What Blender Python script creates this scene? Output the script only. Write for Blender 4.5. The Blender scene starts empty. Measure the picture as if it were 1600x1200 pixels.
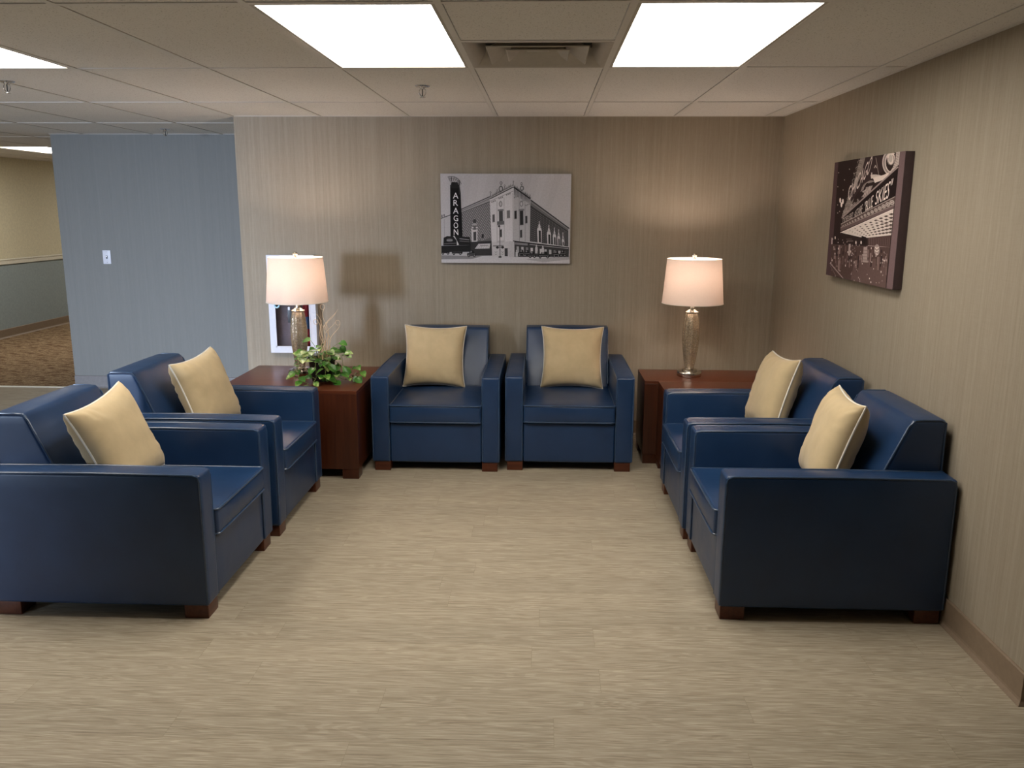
import bpy, bmesh, math, random
import numpy as np
from mathutils import Vector, Matrix, noise
random.seed(7)
C = bpy.context.scene.collection
D = bpy.data
PI = math.pi

# ------------------------------------------------------------------ camera, world, exposure
F_PX, PITCH, YAW, ROLL = 1303.6, 0.2051, 0.0375, -0.0042
HC, CAMH = 0.6297, 1.6117            # ceiling above camera, camera above floor
CEIL = HC + CAMH
def cam_basis():
    cy, sy = math.cos(YAW), math.sin(YAW)
    A = Matrix(((cy, sy, 0), (-sy, cy, 0), (0, 0, 1)))
    cp, sp = math.cos(PITCH), math.sin(PITCH)
    B = Matrix(((1, 0, 0), (0, cp, -sp), (0, sp, cp)))
    M = B @ A                         # rows: image x, depth, image up
    X, Dp, U = M[0], M[1], M[2]
    c, s = math.cos(ROLL), math.sin(ROLL)
    return (c*X - s*U), (s*X + c*U), Dp
bx_, up_, fw_ = cam_basis()
cam = D.cameras.new('camera'); cam.sensor_width = 36; cam.lens = F_PX/1600*36; cam.clip_start = 0.05
cam_o = D.objects.new('camera', cam); C.objects.link(cam_o)
R3 = Matrix((bx_, up_, -fw_)).transposed()
cam_o.matrix_world = Matrix.Translation((0, 0, CAMH)) @ R3.to_4x4()
bpy.context.scene.camera = cam_o
vs = bpy.context.scene.view_settings
vs.view_transform = 'Standard'; vs.look = 'None'; vs.gamma = 1; vs.use_curve_mapping = False
vs.exposure = 0.76
w = D.worlds.new('world'); bpy.context.scene.world = w; w.use_nodes = True
w.node_tree.nodes['Background'].inputs[0].default_value = (0.45, 0.62, 1, 1)
w.node_tree.nodes['Background'].inputs[1].default_value = 0.6
PANEL = 7.5                           # radiance of the ceiling panels
LAMP_W = 6.0
DAY_W = 62.0
# daylight reaching the lounge through the glazed window of the rear wall
WX0, WX1, WZ0, WZ1, REAR = -6.75, -5.45, 0.85, 1.85, -3.2
la = D.lights.new('daylight', 'AREA'); la.shape = 'RECTANGLE'; la.size = WX1-WX0; la.size_y = WZ1-WZ0
la.energy = DAY_W; la.color = (0.62, 0.76, 1.0)
lo = D.objects.new('daylight', la); C.objects.link(lo)
lo.location = ((WX0+WX1)/2, REAR-0.16, (WZ0+WZ1)/2); la.spread = math.radians(52)             # beam narrowed to shape the daylight, fading up the walls and rightwards
lo.rotation_euler = (Vector((-2.7, 6.4, -0.5))-lo.location).to_track_quat('-Z', 'Y').to_euler()

# ------------------------------------------------------------------ node helpers
def mat(name):
    m = D.materials.new(name); m.use_nodes = True
    nt = m.node_tree; b = nt.nodes['Principled BSDF']
    return m, nt, b
def setp(b, col=None, rough=None, metal=None, spec=None, **k):
    if col is not None: b.inputs['Base Color'].default_value = (*col, 1)
    if rough is not None: b.inputs['Roughness'].default_value = rough
    if metal is not None: b.inputs['Metallic'].default_value = metal
    if spec is not None: b.inputs['Specular IOR Level'].default_value = spec
    for n, v in k.items(): b.inputs[n.replace('_', ' ')].default_value = v
def node(nt, t, **k):
    n = nt.nodes.new(t)
    for a, v in k.items(): setattr(n, a, v)
    return n
def coords(nt, scale=(1, 1, 1), kind='Object', rot=(0, 0, 0)):
    tc = node(nt, 'ShaderNodeTexCoord'); mp = node(nt, 'ShaderNodeMapping')
    mp.inputs['Scale'].default_value = scale; mp.inputs['Rotation'].default_value = rot
    nt.links.new(tc.outputs[kind], mp.inputs[0]); return mp.outputs[0]
def noise_n(nt, vec, scale, detail=4, rough=0.6):
    n = node(nt, 'ShaderNodeTexNoise'); n.inputs['Scale'].default_value = scale
    n.inputs['Detail'].default_value = detail; n.inputs['Roughness'].default_value = rough
    nt.links.new(vec, n.inputs['Vector']); return n.outputs['Fac']
def ramp(nt, fac, stops):
    r = node(nt, 'ShaderNodeValToRGB'); e = r.color_ramp.elements
    while len(e) < len(stops): e.new(0.5)
    for i, (p, c) in enumerate(stops): e[i].position = p; e[i].color = (*c, 1)
    nt.links.new(fac, r.inputs[0]); return r.outputs[0]
def mix(nt, fac, a, b, mode='MIX'):
    n = node(nt, 'ShaderNodeMix', data_type='RGBA', blend_type=mode)
    for sock, v in ((n.inputs['Factor'], fac), (n.inputs[6], a), (n.inputs[7], b)):
        if hasattr(v, 'is_linked') or isinstance(v, bpy.types.NodeSocket): nt.links.new(v, sock)
        elif isinstance(v, tuple): sock.default_value = (*v, 1)
        else: sock.default_value = v
    return n.outputs[2]
def bump(nt, b, h, strength=0.2, dist=0.002):
    n = node(nt, 'ShaderNodeBump'); n.inputs['Strength'].default_value = strength; n.inputs['Distance'].default_value = dist
    nt.links.new(h, n.inputs['Height']); nt.links.new(n.outputs[0], b.inputs['Normal'])

# ------------------------------------------------------------------ materials
def wallpaper(name, base, dark, light):
    m, nt, b = mat(name); setp(b, rough=0.7, spec=0.25)
    v1 = coords(nt, (1, 1, 0.035)); n1 = noise_n(nt, v1, 380, 3, 0.7)
    v2 = coords(nt, (1, 1, 0.012)); n2 = noise_n(nt, v2, 60, 3, 0.6)
    v3 = coords(nt, (0.03, 0.03, 1)); n3 = noise_n(nt, v3, 330, 2, 0.6)
    a = ramp(nt, n1, [(0.3, dark), (0.5, base), (0.72, light)])
    c = mix(nt, 0.5, a, ramp(nt, n2, [(0.3, dark), (0.5, base), (0.7, light)]))
    c = mix(nt, 0.13, c, ramp(nt, n3, [(0.3, dark), (0.7, light)]))
    nt.links.new(c, b.inputs['Base Color']); bump(nt, b, n1, 0.25, 0.0015); return m
M_WALL = wallpaper('taupe_wallpaper', (0.33, 0.278, 0.21), (0.27, 0.224, 0.165), (0.405, 0.347, 0.266))
M_BLUE = wallpaper('blue_grey_wallpaper', (0.235, 0.235, 0.222), (0.216, 0.216, 0.205), (0.26, 0.259, 0.243))
def plain(name, col, rough=0.5, metal=0, spec=0.5, nscale=None, amp=0.08, bstr=0):
    m, nt, b = mat(name); setp(b, rough=rough, metal=metal, spec=spec)
    n = noise_n(nt, coords(nt), nscale or 40, 4)
    lo_ = tuple(x*(1-amp) for x in col); hi = tuple(min(1, x*(1+amp)) for x in col)
    nt.links.new(ramp(nt, n, [(0.3, lo_), (0.7, hi)]), b.inputs['Base Color'])
    if bstr: bump(nt, b, n, bstr, 0.001)
    return m
M_CREAM = plain('cream_paint', (0.70, 0.63, 0.44), 0.7)
M_SLATE = plain('slate_blue_paint', (0.30, 0.355, 0.36), 0.6)
M_RAIL = plain('ivory_trim', (0.78, 0.74, 0.62), 0.5)
M_BASE = plain('taupe_vinyl_base', (0.235, 0.17, 0.115), 0.45)
M_BASEG = plain('grey_vinyl_base', (0.20, 0.185, 0.18), 0.45)
M_WHITE = plain('white_enamel', (0.72, 0.72, 0.78), 0.4, amp=0.03)
M_GRID = plain('ceiling_grid_paint', (0.74, 0.71, 0.66), 0.5, amp=0.03)
M_DARK = plain('dark_void', (0.02, 0.018, 0.015), 0.9)
M_VENT = plain('vent_enamel', (0.50, 0.455, 0.39), 0.45, amp=0.04)
M_BLACKPLASTIC = plain('black_plastic', (0.012, 0.012, 0.014), 0.4)
M_SOIL = plain('potting_soil', (0.04, 0.025, 0.015), 0.95, nscale=120, amp=0.5, bstr=0.8)
M_REDPAINT = plain('red_enamel', (0.22, 0.010, 0.016), 0.3)
M_BLUELBL = plain('blue_label', (0.03, 0.09, 0.22), 0.5)
M_TWIG = plain('dry_twig', (0.66, 0.48, 0.32), 0.8)
M_STEM = plain('vine_stem', (0.16, 0.20, 0.05), 0.6)
M_CYAN = plain('pale_blue_plastic', (0.45, 0.75, 0.9), 0.4)

def tile_mat():
    m, nt, b = mat('acoustic_tile'); setp(b, rough=0.9, spec=0.1)
    v = coords(nt, (1, 1, 1)); n = noise_n(nt, v, 190, 2, 0.5)
    vo = node(nt, 'ShaderNodeTexVoronoi'); vo.inputs['Scale'].default_value = 55; nt.links.new(v, vo.inputs['Vector'])
    c = ramp(nt, n, [(0.0, (0.35, 0.33, 0.30)), (0.3, (0.5, 0.48, 0.44)), (0.37, (0.78, 0.755, 0.71)), (1, (0.84, 0.81, 0.77))])
    c2 = ramp(nt, vo.outputs['Distance'], [(0.0, (0.3, 0.27, 0.23)), (0.11, (0.42, 0.38, 0.32)), (0.15, (1, 1, 1))])
    nt.links.new(mix(nt, 0.75, c, c2, 'MULTIPLY'), b.inputs['Base Color']); bump(nt, b, n, 0.3, 0.002); return m
M_TILE = tile_mat()

def floor_mat():
    m, nt, b = mat('oak_vinyl_plank'); setp(b, rough=0.52, spec=0.28)
    v = coords(nt)
    br = node(nt, 'ShaderNodeTexBrick'); br.offset = 0.0
    br.inputs['Scale'].default_value = 1; br.inputs['Brick Width'].default_value = 1.22; br.inputs['Row Height'].default_value = 0.152
    br.inputs['Mortar Size'].default_value = 0.0005; br.inputs['Mortar Smooth'].default_value = 0.2; br.inputs['Bias'].default_value = 0
    br.inputs['Color1'].default_value = (0, 0, 0, 1); br.inputs['Color2'].default_value = (1, 1, 1, 1)
    sx_ = node(nt, 'ShaderNodeSeparateXYZ'); nt.links.new(v, sx_.inputs[0])
    dv = node(nt, 'ShaderNodeMath', operation='DIVIDE'); dv.inputs[1].default_value = 0.152; nt.links.new(sx_.outputs['Y'], dv.inputs[0])
    fl = node(nt, 'ShaderNodeMath', operation='FLOOR'); nt.links.new(dv.outputs[0], fl.inputs[0])
    wn = node(nt, 'ShaderNodeTexWhiteNoise', noise_dimensions='1D'); nt.links.new(fl.outputs[0], wn.inputs['W'])
    ma = node(nt, 'ShaderNodeMath', operation='MULTIPLY_ADD'); ma.inputs[1].default_value = 1.22; nt.links.new(wn.outputs['Value'], ma.inputs[0]); nt.links.new(sx_.outputs['X'], ma.inputs[2])
    cb = node(nt, 'ShaderNodeCombineXYZ'); nt.links.new(ma.outputs[0], cb.inputs[0]); nt.links.new(sx_.outputs['Y'], cb.inputs[1])
    nt.links.new(cb.outputs[0], br.inputs['Vector'])
    # each plank shifts the grain
    sh = node(nt, 'ShaderNodeVectorMath', operation='MULTIPLY_ADD'); nt.links.new(br.outputs['Color'], sh.inputs[0])
    sh.inputs[1].default_value = (7.3, 3.1, 5.0); nt.links.new(v, sh.inputs[2])
    mp = node(nt, 'ShaderNodeMapping'); mp.inputs['Scale'].default_value = (0.6, 13, 1); nt.links.new(sh.outputs[0], mp.inputs[0])
    g1 = noise_n(nt, mp.outputs[0], 5, 6, 0.62)
    mp2 = node(nt, 'ShaderNodeMapping'); mp2.inputs['Scale'].default_value = (1.25, 56, 1); nt.links.new(sh.outputs[0], mp2.inputs[0])
    g2 = noise_n(nt, mp2.outputs[0], 6, 4, 0.65)
    # cathedral figure
    mp3 = node(nt, 'ShaderNodeMapping'); mp3.inputs['Scale'].default_value = (0.55, 5.5, 1); nt.links.new(sh.outputs[0], mp3.inputs[0])
    wv = node(nt, 'ShaderNodeTexNoise'); wv.inputs['Scale'].default_value = 3; wv.inputs['Detail'].default_value = 1; nt.links.new(mp3.outputs[0], wv.inputs['Vector'])
    mu = node(nt, 'ShaderNodeMath', operation='MULTIPLY'); mu.inputs[1].default_value = 95; nt.links.new(wv.outputs['Fac'], mu.inputs[0])
    si = node(nt, 'ShaderNodeMath', operation='SINE'); nt.links.new(mu.outputs[0], si.inputs[0])
    c1 = ramp(nt, g1, [(0.25, (0.285, 0.235, 0.165)), (0.5, (0.37, 0.31, 0.225)), (0.75, (0.46, 0.395, 0.295))])
    c2 = ramp(nt, g2, [(0.34, (0.165, 0.125, 0.08)), (0.46, (0.34, 0.285, 0.205)), (0.64, (0.55, 0.485, 0.375))])
    c3 = ramp(nt, si.outputs[0], [(0.0, (0.70, 0.67, 0.63)), (0.55, (1, 1, 1))])
    c = mix(nt, 0.62, c1, c2); c = mix(nt, 0.38, c, c3, 'MULTIPLY')
    pv = ramp(nt, br.outputs['Color'], [(0, (0.95, 0.95, 0.95)), (1, (1.06, 1.06, 1.06))])
    c = mix(nt, 1.0, c, pv, 'MULTIPLY'); c = mix(nt, br.outputs['Fac'], c, (0.22, 0.175, 0.115))
    nt.links.new(c, b.inputs['Base Color']); bump(nt, b, g2, 0.12, 0.001); return m
M_FLOOR = floor_mat()

def carpet_mat():
    m, nt, b = mat('patterned_carpet'); setp(b, rough=0.95, spec=0.05)
    n = noise_n(nt, coords(nt, (1, 2.6, 1), rot=(0, 0, 0.25)), 7, 7, 0.8); n2 = noise_n(nt, coords(nt), 160, 2)
    c = ramp(nt, n, [(0.42, (0.11, 0.055, 0.03)), (0.49, (0.20, 0.12, 0.065)), (0.53, (0.52, 0.39, 0.24)), (0.58, (0.15, 0.085, 0.045))])
    nt.links.new(mix(nt, 0.2, c, ramp(nt, n2, [(0.3, (0.08, 0.05, 0.03)), (0.7, (0.42, 0.3, 0.18))])), b.inputs['Base Color'])
    bump(nt, b, n2, 0.5, 0.004); return m
M_CARPET = carpet_mat()

def leather():
    m, nt, b = mat('navy_leather'); setp(b, rough=0.36, spec=0.5)
    v = coords(nt); n = noise_n(nt, v, 5, 3); f = noise_n(nt, v, 420, 3, 0.6)
    nt.links.new(ramp(nt, n, [(0.3, (0.0085, 0.030, 0.084)), (0.7, (0.013, 0.041, 0.110))]), b.inputs['Base Color'])
    nt.links.new(ramp(nt, n, [(0.3, (0.30, 0.30, 0.30)), (0.7, (0.40, 0.40, 0.40))]), b.inputs['Roughness'])
    ad = node(nt, 'ShaderNodeMath', operation='MULTIPLY_ADD'); ad.inputs[1].default_value = 0.15
    n5 = noise_n(nt, v, 9, 2, 0.4)
    nt.links.new(f, ad.inputs[0]); nt.links.new(n5, ad.inputs[2]); bump(nt, b, ad.outputs[0], 0.35, 0.004); return m
M_LEATHER = leather()
def piping_leather():  # base colour lighter than the seat leather, standing in for edge highlights
    m, nt, b = mat('navy_leather_piping'); setp(b, rough=0.28, spec=0.6)
    n = noise_n(nt, coords(nt), 30, 3)
    nt.links.new(ramp(nt, n, [(0.3, (0.020, 0.045, 0.095)), (0.7, (0.030, 0.062, 0.125))]), b.inputs['Base Color']); return m
M_PIPE = piping_leather()
def cherry(name, k=1.0, axis='z'):
    m, nt, b = mat(name); setp(b, rough=0.30, spec=0.4)
    sc = (14, 14, 0.9) if axis == 'z' else (0.9, 14, 14)
    n = noise_n(nt, coords(nt, sc), 4, 5, 0.55)
    nt.links.new(ramp(nt, n, [(0.3, (0.070*k, 0.017*k, 0.007*k)), (0.7, (0.112*k, 0.030*k, 0.012*k))]), b.inputs['Base Color']); return m
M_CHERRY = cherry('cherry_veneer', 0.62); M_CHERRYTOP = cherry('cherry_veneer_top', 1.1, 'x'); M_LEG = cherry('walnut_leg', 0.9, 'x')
def fabric(name, col, amp=0.06, sc=700, rough=0.85):
    m, nt, b = mat(name); setp(b, rough=rough, spec=0.15); b.inputs['Sheen Weight'].default_value = 0.2
    v = coords(nt); n = noise_n(nt, v, 12, 3); f = noise_n(nt, v, sc, 2)
    nt.links.new(ramp(nt, n, [(0.3, tuple(x*(1-amp) for x in col)), (0.7, tuple(x*(1+amp) for x in col))]), b.inputs['Base Color'])
    bump(nt, b, f, 0.2, 0.0006); return m
M_PILLOW = fabric('tan_cotton', (0.58, 0.45, 0.265)); M_PIPING = fabric('ivory_piping', (0.78, 0.74, 0.66))
def shade_mat():
    m = D.materials.new('linen_lampshade'); m.use_nodes = True; nt = m.node_tree; nt.nodes.clear()
    o = node(nt, 'ShaderNodeOutputMaterial'); d = node(nt, 'ShaderNodeBsdfDiffuse'); t = node(nt, 'ShaderNodeBsdfTranslucent'); mx = node(nt, 'ShaderNodeMixShader')
    n = noise_n(nt, coords(nt), 300, 2)
    c = ramp(nt, n, [(0.3, (0.82, 0.73, 0.67)), (0.7, (0.87, 0.78, 0.72))])
    nt.links.new(c, d.inputs[0]); nt.links.new(c, t.inputs[0]); mx.inputs[0].default_value = 0.27
    nt.links.new(d.outputs[0], mx.inputs[1]); nt.links.new(t.outputs[0], mx.inputs[2]); nt.links.new(mx.outputs[0], o.inputs[0]); return m
M_SHADE = shade_mat()
def emis(name, col, s):
    m = D.materials.new(name); m.use_nodes = True; nt = m.node_tree; nt.nodes.clear()
    o = node(nt, 'ShaderNodeOutputMaterial'); e = node(nt, 'ShaderNodeEmission'); e.inputs[0].default_value = (*col, 1); e.inputs[1].default_value = s
    nt.links.new(e.outputs[0], o.inputs[0]); return m
M_PANEL = emis('lit_diffuser', (1.0, 0.945, 0.865), PANEL)
M_BULB = emis('lit_bulb', (1.0, 0.78, 0.55), 12)
def metal(name, col, rough, nz=0.0):
    m, nt, b = mat(name); setp(b, metal=1.0)
    n = noise_n(nt, coords(nt), 60, 3)
    nt.links.new(ramp(nt, n, [(0.3, tuple(x*0.93 for x in col)), (0.7, col)]), b.inputs['Base Color'])
    nt.links.new(ramp(nt, n, [(0.3, (rough*0.8,)*3), (0.7, (rough*1.2,)*3)]), b.inputs['Roughness']); return m
M_NICKEL = metal('brushed_nickel', (0.72, 0.66, 0.58), 0.22); M_CHROME = metal('chrome', (0.75, 0.75, 0.77), 0.12)
def mercury():
    m, nt, b = mat('mercury_glass'); setp(b, rough=0.10, metal=0.32, spec=0.8)
    b.inputs['Transmission Weight'].default_value = 0.65; b.inputs['IOR'].default_value = 1.3
    v = coords(nt); n = noise_n(nt, v, 120, 3, 0.7); n2 = noise_n(nt, v, 110, 3, 0.7)
    nt.links.new(ramp(nt, n2, [(0.35, (0.42, 0.33, 0.22)), (0.55, (0.66, 0.56, 0.42)), (0.7, (0.88, 0.82, 0.70))]), b.inputs['Base Color'])
    bump(nt, b, n, 0.5, 0.003); return m
M_MERC = mercury()
def glass():
    m, nt, b = mat('clear_glass'); setp(b, (0.95, 0.97, 1.0), 0.03); b.inputs['Transmission Weight'].default_value = 1.0; b.inputs['IOR'].default_value = 1.1
    n = noise_n(nt, coords(nt), 3, 1); nt.links.new(ramp(nt, n, [(0, (0.02,)*3), (1, (0.04,)*3)]), b.inputs['Roughness']); return m
M_GLASS = glass()
def leaf_mat():
    m, nt, b = mat('pothos_leaf'); setp(b, rough=0.35, spec=0.5)
    at = node(nt, 'ShaderNodeAttribute'); at.attribute_name = 'leafvar'
    n = noise_n(nt, coords(nt), 38, 4, 0.7)
    ad = node(nt, 'ShaderNodeMath', operation='MULTIPLY_ADD'); ad.inputs[1].default_value = 0.55; nt.links.new(at.outputs['Fac'], ad.inputs[0]); nt.links.new(n, ad.inputs[2])
    nt.links.new(ramp(nt, ad.outputs[0], [(0.35, (0.018, 0.085, 0.010)), (0.66, (0.045, 0.17, 0.017)), (0.86, (0.13, 0.29, 0.04)), (0.97, (0.42, 0.52, 0.18))]), b.inputs['Base Color'])
    return m
M_LEAF = leaf_mat()
def print_mat(name, tint):
    m, nt, b = mat(name); setp(b, rough=0.75, spec=0.08)
    at = node(nt, 'ShaderNodeAttribute'); at.attribute_name = 'ink'
    n = noise_n(nt, coords(nt), 90, 4, 0.7)
    c = mix(nt, 1.0, at.outputs['Color'], tint, 'MULTIPLY')
    c = mix(nt, 0.4, c, ramp(nt, n, [(0.25, (0.62,)*3), (0.6, (1, 1, 1))]), 'MULTIPLY'); c = mix(nt, 1.0, c, (1.22, 1.22, 1.22), 'MULTIPLY')
    nt.links.new(c, b.inputs['Base Color']); return m
M_PRINT = print_mat('monochrome_print', (1.0, 0.96, 1.0)); M_SEPIA = print_mat('sepia_print', (0.95, 0.84, 0.82))

# ------------------------------------------------------------------ mesh helpers
def tag(o, label=None, cat=None, group=None, kind=None):
    if label: o['label'] = label
    if cat: o['category'] = cat
    if group: o['group'] = group
    if kind: o['kind'] = kind
    return o
def empty(name, loc, label, cat, rz=0, group=None):
    o = D.objects.new(name, None); o.empty_display_size = 0.1; C.objects.link(o)
    o.location = loc; o.rotation_euler = (0, 0, rz); return tag(o, label, cat, group)
def obj(name, bm, mats, parent=None, smooth=True, label=None):
    me = D.meshes.new(name); bm.normal_update(); bm.to_mesh(me); bm.free()
    for m in (mats if isinstance(mats, (list, tuple)) else [mats]): me.materials.append(m)
    if smooth:
        for p in me.polygons: p.use_smooth = True
        try: me.set_sharp_from_angle(angle=math.radians(38))
        except Exception: pass
    o = D.objects.new(name, me); C.objects.link(o)
    if parent: o.parent = parent
    if label: o['label'] = label
    return o
def NB(): return bmesh.new()
def box(bm, x0, x1, y0, y1, z0, z1, mi=0, bev=0):
    vs_ = [bm.verts.new((x, y, z)) for x in (x0, x1) for y in (y0, y1) for z in (z0, z1)]
    fs = [(0, 1, 3, 2), (4, 6, 7, 5), (0, 4, 5, 1), (2, 3, 7, 6), (0, 2, 6, 4), (1, 5, 7, 3)]
    fl = [bm.faces.new([vs_[i] for i in f]) for f in fs]
    for f in fl: f.material_index = mi
    if bev:
        es = list({e for f in fl for e in f.edges})
        bmesh.ops.bevel(bm, geom=es, offset=bev, segments=3, profile=0.6, affect='EDGES')
    return fl
def soft_box(bm, dims, loc, r=0.02, bulge=(0, 0, 0), n=10, fn=None, mi=0):
    """rounded box with cushioned faces; bulge per axis (outward at +/- faces); fn warps the final point"""
    h = Vector(dims)/2; loc = Vector(loc); cache = {}
    def pt(p):
        q = Vector([max(-(h[i]-r), min(h[i]-r, p[i])) for i in range(3)])
        d = p-q
        out = q + (d.normalized()*r if d.length > 1e-9 else d)
        u = [max(-1, min(1, p[i]/h[i])) for i in range(3)]
        for i in range(3):
            if abs(u[i]) > 0.6:
                j, k = (i+1) % 3, (i+2) % 3
                out[i] += math.copysign(bulge[i]*(1-u[j]**2)*(1-u[k]**2)*((abs(u[i])-.6)/.4), u[i])
        out = out+loc
        return fn(out) if fn else out
    def knots(i):
        hh = h[i]; e = [-hh, -hh+r*0.3, -hh+r*0.7, -hh+r]
        mid = [(-hh+r)+(2*(hh-r))*t/n for t in range(1, n)]
        return e+mid+[-v for v in reversed(e)]
    K = [knots(i) for i in range(3)]
    def vert(ix):
        if ix not in cache:
            cache[ix] = bm.verts.new(pt(Vector([K[a][ix[a]] for a in range(3)])))
        return cache[ix]
    N = [len(k)-1 for k in K]
    for a in range(3):
        b_, c_ = (a+1) % 3, (a+2) % 3
        for side in (0, N[a]):
            for i in range(N[b_]):
                for j in range(N[c_]):
                    q = []
                    for di, dj in ((0, 0), (1, 0), (1, 1), (0, 1)):
                        ix = [0, 0, 0]; ix[a] = side; ix[b_] = i+di; ix[c_] = j+dj; q.append(vert(tuple(ix)))
                    if side == 0: q.reverse()
                    f = bm.faces.new(q); f.material_index = mi
def tube(bm, pts, r, seg=8, closed=False, mi=0, cap=True):
    pts = [Vector(p) for p in pts]; n = len(pts); rings = []; prev = None
    rr = r if isinstance(r, (list, tuple)) else [r]*n
    for i in range(n):
        a = pts[(i-1) % n] if (closed or i > 0) else pts[i]; b = pts[(i+1) % n] if (closed or i < n-1) else pts[i]
        t = (b-a).normalized() if (b-a).length > 1e-9 else Vector((0, 0, 1))
        if prev is None: prev = t.orthogonal().normalized()
        prev = (prev - t*prev.dot(t)); prev = prev.normalized() if prev.length > 1e-6 else t.orthogonal().normalized()
        bn = t.cross(prev)
        rings.append([bm.verts.new(pts[i]+(prev*math.cos(2*PI*k/seg)+bn*math.sin(2*PI*k/seg))*rr[i]) for k in range(seg)])
    m = n if closed else n-1
    for i in range(m):
        A, B = rings[i], rings[(i+1) % n]
        for k in range(seg):
            f = bm.faces.new((A[k], A[(k+1) % seg], B[(k+1) % seg], B[k])); f.material_index = mi
    if cap and not closed:
        bm.faces.new(list(reversed(rings[0]))).material_index = mi; bm.faces.new(rings[-1]).material_index = mi
def lathe(bm, prof, seg=32, loc=(0, 0, 0), flute=0, mi=0, closed=False):
    rings = []
    for i, (r, z) in enumerate(prof):
        ring = []
        for k in range(seg):
            a = 2*PI*k/seg; rr = r*(1+(flute*math.cos(8*a) if flute and 0 < i < len(prof)-1 else 0))
            ring.append(bm.verts.new((loc[0]+rr*math.cos(a), loc[1]+rr*math.sin(a), loc[2]+z)))
        rings.append(ring)
    for i in range(len(rings)-1):
        for k in range(seg):
            bm.faces.new((rings[i][k], rings[i][(k+1) % seg], rings[i+1][(k+1) % seg], rings[i+1][k])).material_index = mi
    if closed:
        for k in range(seg):
            bm.faces.new((rings[-1][k], rings[-1][(k+1) % seg], rings[0][(k+1) % seg], rings[0][k])).material_index = mi
    elif prof[0][0] > 1e-5 or True:
        if prof[0][0] > 1e-5: bm.faces.new(list(reversed(rings[0]))).material_index = mi
        if prof[-1][0] > 1e-5: bm.faces.new(rings[-1]).material_index = mi
def copy_tree(o, parent=None):
    c = o.copy(); C.objects.link(c)
    if parent: c.parent = parent
    for ch in list(o.children): copy_tree(ch, c)
    return c
def struct(name, bm, mats, parent=None, smooth=False):
    o = obj(name, bm, mats, parent, smooth)
    if not parent: o['kind'] = 'structure'
    return o

# ------------------------------------------------------------------ the setting
T = 0.6096; X0, Y0 = -0.3398, 2.7657
YW, XR, XL, XB, YB = 5.969, 1.6165, -2.168, -4.292, 7.3587
XH, XE, YE, YR, YFAR = -6.82, 5.0, REAR, 2.585, 14.5
bm = NB(); box(bm, XH-0.2, XE, YE-0.2, YB-0.02, -0.1, 0); struct('floor', bm, M_FLOOR)
bm = NB(); box(bm, XH-0.2, XB+0.3, YB+0.02, YFAR, -0.1, 0.0); struct('floor.001', bm, M_CARPET)
bm = NB(); box(bm, XH, XB+0.1, YB-0.02, YB+0.02, -0.1, 0.004); struct('trim_1', bm, M_RAIL)
bm = NB(); box(bm, XL, XR+0.15, YW, YB+0.6, 0, CEIL+0.05); struct('wall_back', bm, M_WALL)
bm = NB(); box(bm, XR, XE, YR, YW+0.3, 0, CEIL+0.05); struct('wall_right', bm, M_WALL)
bm = NB(); box(bm, XB, XL-0.001, YB, YFAR, 0, CEIL+0.05); struct('wall_recess', bm, M_BLUE)
bm = NB(); box(bm, XH-0.2, XH, YE, YFAR, 0, CEIL+0.05, 0)
box(bm, XH, XH+0.004, YE, YFAR, 0, 0.93, 1); struct('wall_left', bm, [M_CREAM, M_SLATE])
bm = NB(); box(bm, XH-0.2, XB, YFAR, YFAR+0.2, 0, CEIL+0.05); struct('wall_far', bm, M_CREAM)
bm = NB(); box(bm, XE, XE+0.2, YE, YR, 0, CEIL+0.05); struct('wall_side', bm, M_WALL)
bm = NB(); y0, y1 = YE-0.2, YE
box(bm, XH-0.2, WX0, y0, y1, 0, CEIL+0.05); box(bm, WX1, XE+0.2, y0, y1, 0, CEIL+0.05)
box(bm, WX0, WX1, y0, y1, 0, WZ0); box(bm, WX0, WX1, y0, y1, WZ1, CEIL+0.05); struct('wall_rear', bm, M_WALL)
bm = NB()
for a in ((WX0-0.05, WX1+0.05, WZ1, WZ1+0.06), (WX0-0.05, WX1+0.05, WZ0-0.06, WZ0), (WX0-0.05, WX0, WZ0, WZ1), (WX1, WX1+0.05, WZ0, WZ1)):
    box(bm, a[0], a[1], YE, YE+0.02, a[2], a[3])
struct('window_1', bm, M_WHITE)
bm = NB(); box(bm, -4.52, -1.6, -0.72, -0.6, 0, CEIL+0.05); struct('daylight_blocker', bm, M_SLATE)  # unseen slab added to keep the daylight off the right of the room
# chair rail of the hallway
bm = NB(); box(bm, XH+0.004, XH+0.022, 4, YFAR, 0.915, 0.985, 0, 0.006); box(bm, XH+0.004, XH+0.03, 4, YFAR, 0.965, 0.985, 0, 0.005)
struct('trim_2', bm, M_RAIL, smooth=True)
# baseboards: flat vinyl cove with a thin toe
def baseboard(name, pts, m, h=0.113, th=0.010):
    """pts: polyline on the floor; the board stands to its left side"""
    bm = NB()
    prof = [(0, 0), (th+0.012, 0), (th+0.010, 0.004), (th+0.002, 0.014), (th, 0.022), (th, h-0.004), (th-0.004, h), (0, h)]
    P = [Vector((*p, 0)) for p in pts]; rings = []
    for i, p in enumerate(P):
        a = (P[i]-P[i-1]).normalized() if i else (P[1]-P[0]).normalized()
        b = (P[i+1]-P[i]).normalized() if i < len(P)-1 else a
        na, nb_ = Vector((-a.y, a.x, 0)), Vector((-b.y, b.x, 0)); nn = (na+nb_); nn = nn/ (nn.length_squared/2) if nn.length > .1 else na
        rings.append([bm.verts.new(p+nn*o+Vector((0, 0, z))) for o, z in prof])
    for i in range(len(rings)-1):
        for k in range(len(prof)-1): bm.faces.new((rings[i][k], rings[i+1][k], rings[i+1][k+1], rings[i][k+1]))
    bmesh.ops.recalc_face_normals(bm, faces=bm.faces)
    return struct(name, bm, m)
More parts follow.
